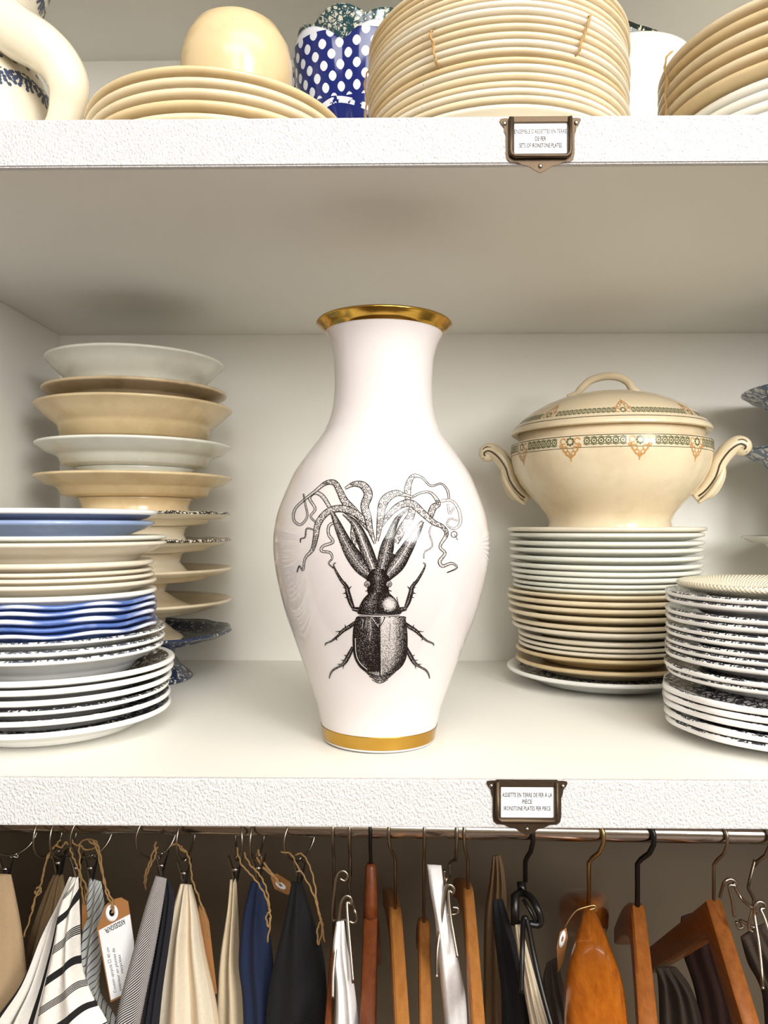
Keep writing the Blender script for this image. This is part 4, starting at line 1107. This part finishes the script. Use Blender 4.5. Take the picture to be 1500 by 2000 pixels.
drape_child('front_panel', bold, [(146,1716),(120,1765),(108,1840),(88,1925),(70,2010),(50,2130)], [(153,1712),(157,1800),(160,1880),(180,1940),(214,2000),(262,2130)], 0.100, 0.010, F_['bold2'], folds=(1.5, 0.005, 1.2))
cloth('cushion_cover', 'pale ticking cover with thin dark stripes behind the paper tag', 'cushion cover', [(174,1714),(166,1780),(158,1860),(160,1925),(185,2000),(190,2120)], [(198,1722),(206,1790),(198,1880),(196,1940),(230,2000),(240,2120)], 0.19, 0.010, F_['thin'], folds=(2, 0.003, 0))
tw = empty('cushion_cover', P(316, 1708, 0.13), 'black and white twill cover with dark reverse beside the paper tag', 'cushion cover', HG)
drape_child('reverse_side', tw, [(318,1716),(312,1780),(296,1880),(276,2000),(255,2130)], [(332,1720),(341,1760),(330,1850),(316,1950),(300,2130)], 0.139, 0.004, F_['twilld'])
drape_child('twill_side', tw, [(304,1710),(284,1770),(262,1850),(240,1930),(225,2000),(205,2130)], [(326,1716),(318,1770),(304,1850),(286,1940),(270,2020),(250,2130)], 0.122, 0.006, F_['twill'], folds=(1, 0.002, 0))
cloth('cushion_cover', 'oatmeal linen cover with soft beige stripes beside the twill cover', 'cushion cover', [(352,1726),(336,1780),(316,1850),(298,1930),(285,2010),(262,2130)], [(374,1728),(388,1780),(402,1860),(420,1940),(432,2010),(452,2130)], 0.168, 0.013, F_['cream'], folds=(2.5, 0.006, 0.7), nu=40)
cloth('cushion_cover', 'ecru cotton cover left of the navy cover', 'cushion cover', [(449,1718),(444,1780),(430,1870),(424,1960),(418,2120)], [(462,1716),(466,1790),(470,1870),(480,1950),(490,2120)], 0.212, 0.012, F_['ecru'], folds=(1.5, 0.005, 1.4))
cloth('cushion_cover', 'navy blue cover between the ecru and black covers', 'cushion cover', [(490,1722),(474,1790),(466,1880),(474,1960),(478,2120)], [(516,1722),(524,1790),(534,1880),(540,1960),(548,2120)], 0.185, 0.012, F_['navy'], folds=(2, 0.004, 0.2))
cloth('cushion_cover', 'black cover in front of the kraft tag', 'cushion cover', [(570,1722),(555,1800),(536,1880),(522,1960),(512,2120)], [(590,1724),(604,1770),(622,1830),(636,1900),(646,2120)], 0.165, 0.014, F_['black'], folds=(2, 0.004, 0.9))
# --- kraft tag
def tagpt(x, y, dy=0.0): 
    q = P(x, y, 0.14); q.y += dy; return q
o0 = tagpt(226, 1775)
kt = empty('price_tag', o0, 'kraft paper tag with white printed label hanging before the ticking cover', 'tag')
rel = lambda p: p-o0
bm = bmesh.new()
extrude_poly(bm, [rel(tagpt(*p)) for p in [(206,1768),(220,1757),(236,1753),(250,1761),(262,1840),(259,1936),(216,1958),(189,1814)]], (0, 1, 0), 0.0008); obj('card', bm, M['kraft'], kt, smooth=False)
bm = bmesh.new()
extrude_poly(bm, [rel(tagpt(*p, -0.0001)) for p in [(193,1817),(254,1785),(262,1840),(259,1933),(217,1953)]], (0, -1, 0), 0.0003); lab = obj('white_label', bm, M['paper'], kt, smooth=False)
cc = rel(tagpt(219, 1782, -0.0006)); bm = bmesh.new()
lathe(bm, [(0.0028,0),(0.0028,0.0007),(0.0066,0.0007),(0.0068,0),(0.0028,0)], 28)
for v_ in bm.verts: v_.co = Vector((v_.co.x*0.92, -v_.co.z, v_.co.y*1.25))+cc
obj('eyelet', bm, M['paper'], kt)
bm = bmesh.new()
lathe(bm, [(0,0.0004),(0.0027,0.0004)], 20)
for v_ in bm.verts: v_.co = Vector((v_.co.x*0.92, -v_.co.z, v_.co.y*1.25))+cc
obj('punched_hole', bm, M['black'], kt)
def tag_text(txt, x, y, ang_, width_px, size, par, bold=0.0):
    me = text_mesh(txt, size, 1, bold)
    xs = [v.co.x for v in me.vertices]; s = width_px*0.74/F/(max(xs)-min(xs))
    for v in me.vertices: v.co.x *= s
    t = link('lettering', me, M['ink_black'], par); t.location = rel(tagpt(x, y, -0.0006))
    t.rotation_euler = (PI/2, -math.radians(ang_), 0)
tag_text('AXSDESIGN.FR', 225, 1808, 207, 44, 0.0068, lab, 0.00012)
tag_text('Coussin upcyclé □ 40 cm', 218, 1894, 100, 90, 0.0042, lab)
tag_text('intérieur en plumes de', 229, 1893, 100, 85, 0.0042, lab)
tag_text('recyclées', 236, 1882, 100, 36, 0.0042, lab)
# --- twine
TG = 'twine loops tied to the rings'
def twine(label, strands, r=0.0009, Y=0.15):
    bm = bmesh.new()
    for st in strands:
        pts = catmull([tuple(P(x, y, Y)) for x, y in st], 6)
        pts = [(p[0]+0.0005*math.sin(i*1.7), p[1]+0.0005*math.cos(i*1.3), p[2]) for i, p in enumerate(pts)]
        tube(bm, pts, r, 6)
    return tag(obj('twine', bm, M['twine']), label, 'string', TG)
twine('jute twine tied to the kraft tag through its eyelet', [[(172,1642),(188,1655),(196,1690),(204,1725),(210,1752),(218,1764),(219,1783)], [(180,1640),(194,1660),(200,1700),(208,1735),(220,1760),(221,1783)]], Y=0.1365)
twine('jute twine hanging over the brown cover, knotted at its end', [[(112,1648),(100,1662),(88,1690),(82,1720),(76,1738),(66,1762),(60,1790),(46,1830)], [(106,1652),(94,1670),(86,1700),(78,1735),(70,1750),(64,1780)], [(70,1736),(78,1732),(80,1742),(72,1748),(68,1740)], [(118,1640),(110,1650),(120,1655),(128,1645),(134,1650)]], Y=0.168)
twine('jute twine knot beside the bold striped cover', [[(136,1655),(142,1672),(150,1690),(156,1712),(160,1740),(164,1765)], [(154,1650),(156,1680),(158,1710),(170,1735),(166,1760)], [(140,1640),(150,1652),(165,1640),(185,1642),(190,1652),(170,1660),(155,1650)]], Y=0.160)
twine('jute twine loop hanging left of the twill cover', [[(302,1654),(304,1670),(294,1690),(286,1712),(284,1738)], [(300,1660),(292,1685),(284,1705),(282,1725)], [(304,1644),(302,1660),(308,1655)]], Y=0.158)
twine('jute twine hanging right of the oatmeal linen cover', [[(352,1652),(366,1668),(372,1690),(376,1720),(388,1752),(400,1790),(408,1830)], [(334,1652),(346,1648),(354,1660),(362,1664)]], Y=0.155)
twine('jute twine crossing over the navy cover', [[(462,1655),(470,1685),(484,1702),(500,1720),(516,1745),(526,1775),(528,1800),(522,1840)], [(476,1665),(488,1688),(504,1705),(516,1725),(524,1752),(526,1780)], [(528,1778),(520,1790),(524,1810),(528,1792)]], Y=0.145)
twine('frayed jute twine holding the round-eyed kraft tag', [[(503,1660),(512,1680),(526,1700),(538,1714),(546,1726)], [(500,1668),(510,1690),(530,1708),(544,1722)]], r=0.0013, Y=0.178)
twine('jute twine hanging right of the black cover', [[(548,1664),(568,1668),(580,1690),(600,1722),(616,1757),(624,1790),(628,1800)], [(576,1670),(590,1668),(604,1690),(614,1725),(620,1770),(627,1795)], [(627,1797),(620,1815),(622,1845),(630,1812),(627,1797),(634,1840)]], Y=0.145)
o1 = P(555, 1735, 0.2)
kt2 = empty('price_tag', o1, 'brown kraft tag turned edgewise behind the black cover', 'tag')
bm = bmesh.new(); extrude_poly(bm, [P(x, y, 0.2)-o1 for x, y in [(528,1712),(540,1706),(566,1722),(572,1742),(562,1748),(536,1736)]], (0, 1, 0), 0.0008); obj('card', bm, M['kraft'], kt2, smooth=False)
bm = bmesh.new(); q = P(548, 1729, 0.199)-o1
lathe(bm, [(0.002,0),(0.002,0.0006),(0.0062,0.0006),(0.0064,0),(0.002,0)], 20)
for v_ in bm.verts: v_.co = Matrix.Rotation(0.6, 3, 'Y')@Vector((v_.co.x, -v_.co.z, v_.co.y*0.5))+q
obj('eyelet', bm, M['paper'], kt2)
o1 = P(172, 1790, 0.172)
kt3 = empty('price_tag', o1, 'narrow brown kraft tag between the striped and ticking covers', 'tag')
bm = bmesh.new(); extrude_poly(bm, [P(x, y, 0.172)-o1 for x, y in [(160,1764),(168,1768),(171,1795),(160,1818)]], (0, 1, 0), 0.0008); obj('card', bm, M['kraft'], kt3, smooth=False)
bm = bmesh.new(); tube(bm, [P(161,1764,0.171)-o1, P(160,1740,0.171)-o1, P(166,1725,0.171)-o1, P(166,1766,0.171)-o1], 0.0008, 6); obj('string', bm, M['twine'], kt3)
o1 = P(400, 1800, 0.18)
kt4 = empty('price_tag', o1, 'brown kraft tag half hidden behind the oatmeal linen cover', 'tag')
bm = bmesh.new(); extrude_poly(bm, [P(x, y, 0.18)-o1 for x, y in [(388,1768),(398,1772),(408,1800),(424,1940),(412,1945),(392,1840)]], (0, 1, 0), 0.0008); obj('card', bm, M['kraft'], kt4, smooth=False)
bm = bmesh.new(); tube(bm, [P(392,1772,0.179)-o1, P(390,1755,0.179)-o1, P(396,1778,0.179)-o1], 0.0008, 6); obj('string', bm, M['twine'], kt4)
# --- hangers
def hook_pts(neck_z, yaw, R=0.0142, front=0.0):
    """from free end over the rail down to the neck; local origin = rail centre"""
    pts = []
    for k in range(15):
        t = math.radians(205-k*(205/14))                 # 205 deg (behind, below) .. 0 (front)
        pts.append((R*math.cos(t), R*math.sin(t)))
    pts += [(R*0.98, -0.008), (R*0.72, -0.018), (R*0.25, -0.0265), (0.0, -0.033), (0.0, neck_z)]
    a = math.radians(yaw); k = 1/math.cos(a)
    return [(h*k*math.sin(a), -h*k*math.cos(a), z) for h, z in pts]
HGW = 'hangers on the rail'
def hanger(px, npy, mat, label, hook_mat='steel', L=0.205, drop=0.075, w=(0.0068, 0.0068), hh=(0.016, 0.012), rot=0.0, hook_yaw=0.0, wire=0.0017, cap=None, power=1.25):
    x = px_x(px); zc = rail_z(x)
    o = empty('clothes_hanger', (x, RY, zc), label, 'hanger', HGW)
    nz = P(px, npy, RY).z-zc
    bm = bmesh.new(); N = 28; rings = []
    for i in range(N+1):
        t = -1+2*i/N; at = abs(t)
        y = t*L; z = nz-drop*at**power
        ww = w[0]+(w[1]-w[0])*at**1.5; h = hh[0]+(hh[1]-hh[0])*at
        f = 1.0 if at < 0.96 else 0.75
        e = 0.35
        sec = []
        for k in range(12):
            a = 2*PI*k/12+PI/12
            c, s = math.cos(a), math.sin(a)
            sec.append((math.copysign(abs(c)**e, c)*ww*f, math.copysign(abs(s)**e, s)*h*f))
        zt = z-h
        bendx = rot*t*L
        rings.append([bm.verts.new((bendx+sx, y, zt+sz)) for sx, sz in sec])
    for A, B in zip(rings, rings[1:]):
        for k in range(12): bm.faces.new((A[k], A[(k+1) % 12], B[(k+1) % 12], B[k]))
    bm.faces.new(rings[0][::-1]); bm.faces.new(rings[-1])
    obj('body', bm, mat, o, smooth=True, angle=0.6)
    if cap:
        bm = bmesh.new(); lathe(bm, [(0, nz+cap), (0.004, nz+cap-0.0006), (0.0055, nz+cap-0.004), (0.0068, nz+0.01), (0.0078, nz-0.006), (0, nz-0.006)], 20); obj('turned_neck', bm, mat, o)
        nz += cap-0.002
    bm = bmesh.new(); tube(bm, hook_pts(nz-0.004, hook_yaw), wire, 9); obj('hook', bm, M[hook_mat], o)
    return o
hanger(724, 1782, M['wood_red'], 'reddish wooden hanger with long turned neck, second hanger from the left', 'black', w=(0.0075, 0.0075), cap=0.05, drop=0.15, wire=0.0019, power=1.1)
hanger(772, 1774, M['wood_light'], 'flat pale wooden hanger with steel hook, right of the reddish one', 'steel', rot=-0.05, hook_yaw=-25)
hanger(914, 1735, M['wood_light'], 'flat pale wooden hanger right of the white trousers', 'steel', rot=0.03, hook_yaw=-20, w=(0.006, 0.0065), drop=0.085)
hanger(1245, 1768, M['wood_honey'], 'curved honey wooden hanger with black hook', 'black', rot=0.22, hook_yaw=40, w=(0.008, 0.012), drop=0.13, hh=(0.02, 0.012), wire=0.0026)
hanger(1394, 1756, M['wood_honey'], 'angled honey wooden hanger near the right edge', 'steel', rot=0.02, hook_yaw=28, w=(0.0085, 0.009), drop=0.165, hh=(0.019, 0.016), power=1.0)
hanger(828, 1800, M['wood_light'], 'pale wooden hanger half hidden behind the white trousers', 'steel', rot=0.02, hook_yaw=0, w=(0.006, 0.007), drop=0.12)
hanger(652, 1850, M['wood_red'], 'dim wooden hanger left of the clip hanger with trousers', 'steel', w=(0.0035, 0.0035), drop=0.12)
# contoured amber hanger
x = px_x(1150); zc = rail_z(x)
ho = empty('clothes_hanger', (x, RY, zc), 'thick varnished amber wooden hanger with brass hook', 'hanger', HGW)
nz = P(1150, 1772, RY).z-zc
bm = bmesh.new(); N = 30; rings = []
for i in range(N+1):
    t = -1+2*i/N; at = abs(t)
    y = t*0.215; z = nz-0.09*at**1.55
    ww = 0.0075+0.0205*min(1, at/0.36)**0.95; h = 0.019+0.012*min(1, at/0.5)
    f = 1-0.5*max(0, (at-0.85)/0.15)**2
    sec = [(math.copysign(abs(math.cos(2*PI*k/20))**0.55, math.cos(2*PI*k/20))*ww*f, math.copysign(abs(math.sin(2*PI*k/20))**0.6, math.sin(2*PI*k/20))*h*f) for k in range(20)]
    rings.append([bm.verts.new((0.19*t*0.215+sx, y, z-h+sz)) for sx, sz in sec])
for A, B in zip(rings, rings[1:]):
    for k in range(20): bm.faces.new((A[k], A[(k+1) % 20], B[(k+1) % 20], B[k]))
bm.faces.new(rings[0][::-1]); bm.faces.new(rings[-1])
obj('body', bm, M['wood_amber'], ho)
bm = bmesh.new(); tube(bm, hook_pts(nz-0.006, 38), 0.0022, 9); obj('hook', bm, M['brass'], ho)
o1 = P(1100, 1840, 0.15)
kt5 = empty('price_tag', o1, 'kraft tag with cream eyelet tied to the amber hanger', 'tag')
bm = bmesh.new(); extrude_poly(bm, [P(x_, y_, 0.15)-o1 for x_, y_ in [(1094,1820),(1106,1812),(1109,1832),(1100,1878),(1090,1900),(1087,1850)]], (0, 1, 0), 0.0008); obj('card', bm, M['kraft'], kt5, smooth=False)
bm = bmesh.new(); q = P(1098, 1834, 0.1495)-o1
lathe(bm, [(0.002,0),(0.002,0.0006),(0.006,0.0006),(0.0062,0),(0.002,0)], 20)
for v_ in bm.verts: v_.co = Matrix.Rotation(0.2, 3, 'Y')@Vector((v_.co.x*0.45, -v_.co.z, v_.co.y*1.4))+q
obj('eyelet', bm, M['paper'], kt5)
bm = bmesh.new(); tube(bm, catmull([tuple(P(x_, y_, 0.15)-o1) for x_, y_ in [(1103,1812),(1112,1795),(1126,1778),(1146,1771),(1160,1768),(1163,1773),(1150,1777)]], 4), 0.0009, 6); obj('string', bm, M['brass'], kt5)
# --- wire clip hangers, trousers, black plastic hanger
def wires(bm, strands, r):
    for st in strands:
        pts = catmull([tuple(P(*p)) for p in st], 6); tube(bm, pts, r, 8)
def wire_hanger(px, label, strands, hook_end, mat='steel', r=0.0016, hook_yaw=0.0):
    x = px_x(px); zc = rail_z(x); o = empty('wire_hanger', (x, RY, zc), label, 'hanger', HGW)
    bm = bmesh.new(); tube(bm, hook_pts(P(px, hook_end, RY).z-zc, hook_yaw), r*1.15, 9); obj('hook', bm, M[mat], o)
    for nm, sts in strands:
        bm = bmesh.new(); wires(bm, sts, r)
        for v_ in bm.verts: v_.co -= o.location
        obj(nm, bm, M[mat], o)
    return o
wire_hanger(684, 'steel wire clip hanger gripping white trousers, leftmost wire one', [
  ('coil_loop', [[(684,1712,.18),(682,1728,.17),(684,1745,.16),(692,1775,.14),(697,1795,.14),(690,1802,.14),(672,1796,.14),(655,1798,.15),(648,1792,.15),(653,1740,.15),(656,1718,.15),(662,1704,.15),(672,1701,.15),(679,1710,.15),(674,1720,.15),(664,1716,.15)]]),
  ('spring_arm', [[(650,1950,.09),(651,1900,.1),(656,1850,.11),(662,1800,.12),(666,1765,.12),(674,1751,.12),(683,1751,.12),(687,1760,.12),(684,1766,.12),(678,1762,.12),(679,1790,.115),(684,1850,.105),(690,1920,.095)]])], 1712)
cloth('trousers', 'white cotton trousers gripped by the leftmost wire clip hanger', 'trousers', [(657,1800),(650,1850),(655,1910),(656,1970),(652,2030),(645,2140)], [(672,1798),(679,1850),(690,1910),(698,1970),(706,2030),(716,2140)], 0.115, 0.012, F_['white'], group='white trousers on wire hangers', folds=(1.5, 0.005, 0.3))
wire_hanger(890, 'steel wire clip hanger gripping white trousers, middle wire one', [
  ('coil_loop', [[(886,1680,.18),(878,1690,.16),(880,1712,.15),(872,1716,.14),(866,1742,.14),(857,1775,.14),(860,1785,.14),(878,1786,.14),(892,1784,.14),(894,1774,.14),(884,1772,.14)], [(868,1700,.14),(866,1720,.14),(860,1740,.14)]]),
  ('spring_arm', [[(853,1910,.09),(854,1860,.105),(860,1810,.115),(868,1750,.12),(872,1732,.12),(880,1728,.12),(887,1736,.12),(884,1744,.12),(876,1742,.12),(880,1790,.115),(886,1825,.11),(894,1870,.1)]])], 1680)
cloth('trousers', 'white cotton trousers gripped by the middle wire clip hanger', 'trousers', [(834,1688),(840,1740),(850,1800),(856,1870),(862,1940),(868,2010),(872,2140)], [(862,1690),(868,1740),(880,1820),(896,1880),(908,1940),(913,2010),(914,2140)], 0.13, 0.013, F_['white'], group='white trousers on wire hangers', folds=(1, 0.004, 0.6), lean=0.02)
wire_hanger(1474, 'steel wire clip hanger at the right edge', [
  ('coil_loop', [[(1474,1680,.18),(1464,1720,.17),(1462,1735,.16),(1472,1756,.15),(1470,1775,.14),(1462,1810,.14),(1470,1820,.14)], [(1406,1752,.16),(1414,1725,.15),(1424,1717,.15),(1434,1720,.15),(1438,1730,.15),(1424,1730,.15),(1430,1760,.15),(1434,1790,.15)], [(1432,1725,.15),(1446,1752,.15),(1468,1772,.14),(1480,1782,.14)], [(1438,1800,.15),(1442,1812,.15),(1452,1810,.15),(1446,1798,.15),(1474,1812,.14)]]),
  ('spring_arm', [[(1490,1932,.09),(1488,1900,.1),(1482,1840,.11),(1474,1790,.12),(1474,1770,.12),(1482,1761,.12),(1492,1764,.12),(1494,1774,.12),(1486,1776,.12),(1496,1800,.115),(1512,1860,.1)]])], 1680, hook_yaw=30)
cloth('folded_cloth', 'dark brown cloth at the lower right edge behind the wire hanger', 'cloth', [(1446,1830),(1460,1880),(1490,1950),(1500,2120)], [(1500,1800),(1540,1880),(1560,1950),(1580,2120)], 0.2, 0.02, F_['dark'], group='dark garments on the right', folds=(3, 0.006, 0))
# black plastic hanger with ivory knit
x = px_x(1026); zc = rail_z(x); bo = empty('plastic_hanger', (x, RY, zc), 'black plastic trouser hanger with looped grip carrying the ivory knit', 'hanger', HGW)
bm = bmesh.new(); nz = P(1026, 1722, RY).z-zc; tube(bm, hook_pts(nz, 20), 0.0024, 9); obj('hook', bm, M['black'], bo)
def sub(bm): 
    for v_ in bm.verts: v_.co -= bo.location
bm = bmesh.new(); tube(bm, [P(1018,1722,.17), P(1020,1745,.165)], 0.0045, 12); tube(bm, [P(1018,1742,.16), P(1006,1750,.15), P(1006,1808,.14)], 0.0042, 12); sub(bm); obj('neck_block', bm, M['black'], bo)
bm = bmesh.new(); tube(bm, catmull([tuple(P(*p)) for p in [(1020,1745,.16),(1036,1752,.15),(1050,1775,.14),(1056,1798,.14),(1050,1806,.14),(1032,1804,.14),(1014,1806,.14)]], 6), 0.0034, 10); tube(bm, [P(1022,1756,.15), P(1034,1776,.145), P(1046,1800,.14)], 0.0018, 8); sub(bm); obj('loop_grip', bm, M['black'], bo)
bm = bmesh.new(); wires(bm, [[(1018,1940,.09),(1020,1860,.1),(1022,1800,.12),(1026,1794,.12),(1030,1800,.12),(1044,1870,.1),(1060,1940,.085),(1085,2030,.07)]], 0.0024); sub(bm); obj('spring_arm', bm, M['black'], bo)
cloth('knit_garment', 'ivory cable knit held by the black plastic hanger', 'garment', [(1006,1806),(1010,1850),(1018,1900),(1026,1950),(1036,2010),(1050,2140)], [(1018,1806),(1030,1850),(1046,1910),(1058,1950),(1078,2010),(1110,2140)], 0.125, 0.010, F_['cable'], group='garments around the black hanger', folds=(3, 0.003, 0))
cloth('garment', 'black garment left of the ivory knit', 'garment', [(962,1758),(962,1800),(972,1880),(980,1960),(976,2120)], [(982,1756),(1002,1820),(1018,1880),(1034,1960),(1048,2120)], 0.16, 0.012, F_['black'], group='garments around the black hanger', folds=(2, 0.004, 0))
cloth('garment', 'dim brown garment in the shade behind the black garment', 'garment', [(962,1672),(956,1720),(946,1800),(944,1960),(940,2120)], [(978,1670),(986,1710),(992,1790),(1000,1900),(1010,2120)], 0.30, 0.012, F_['brown'], group='garments around the black hanger')
cloth('garment', 'dark lace garment behind the curved honey hanger', 'garment', [(1280,1890),(1285,1920),(1288,2000),(1288,2130)], [(1320,1888),(1350,1930),(1372,2000),(1385,2130)], 0.30, 0.02, F_['dark'], group='dark garments on the right', folds=(3, 0.008, 0))
cloth('garment', 'dark reddish garment under the angled honey hanger', 'garment', [(1330,1790),(1330,1850),(1360,1950),(1380,2130)], [(1400,1770),(1410,1850),(1440,1950),(1460,2130)], 0.31, 0.014, fabric('dark_red_cotton', (52, 26, 18)), group='dark garments on the right')
cloth('garment', 'dim grey garment behind the ivory knit', 'garment', [(1068,1880),(1060,1920),(1070,2000),(1080,2130)], [(1088,1870),(1100,1920),(1120,2000),(1130,2130)], 0.20, 0.010, fabric('grey_brown_cotton', (92, 84, 76)), group='garments around the black hanger')
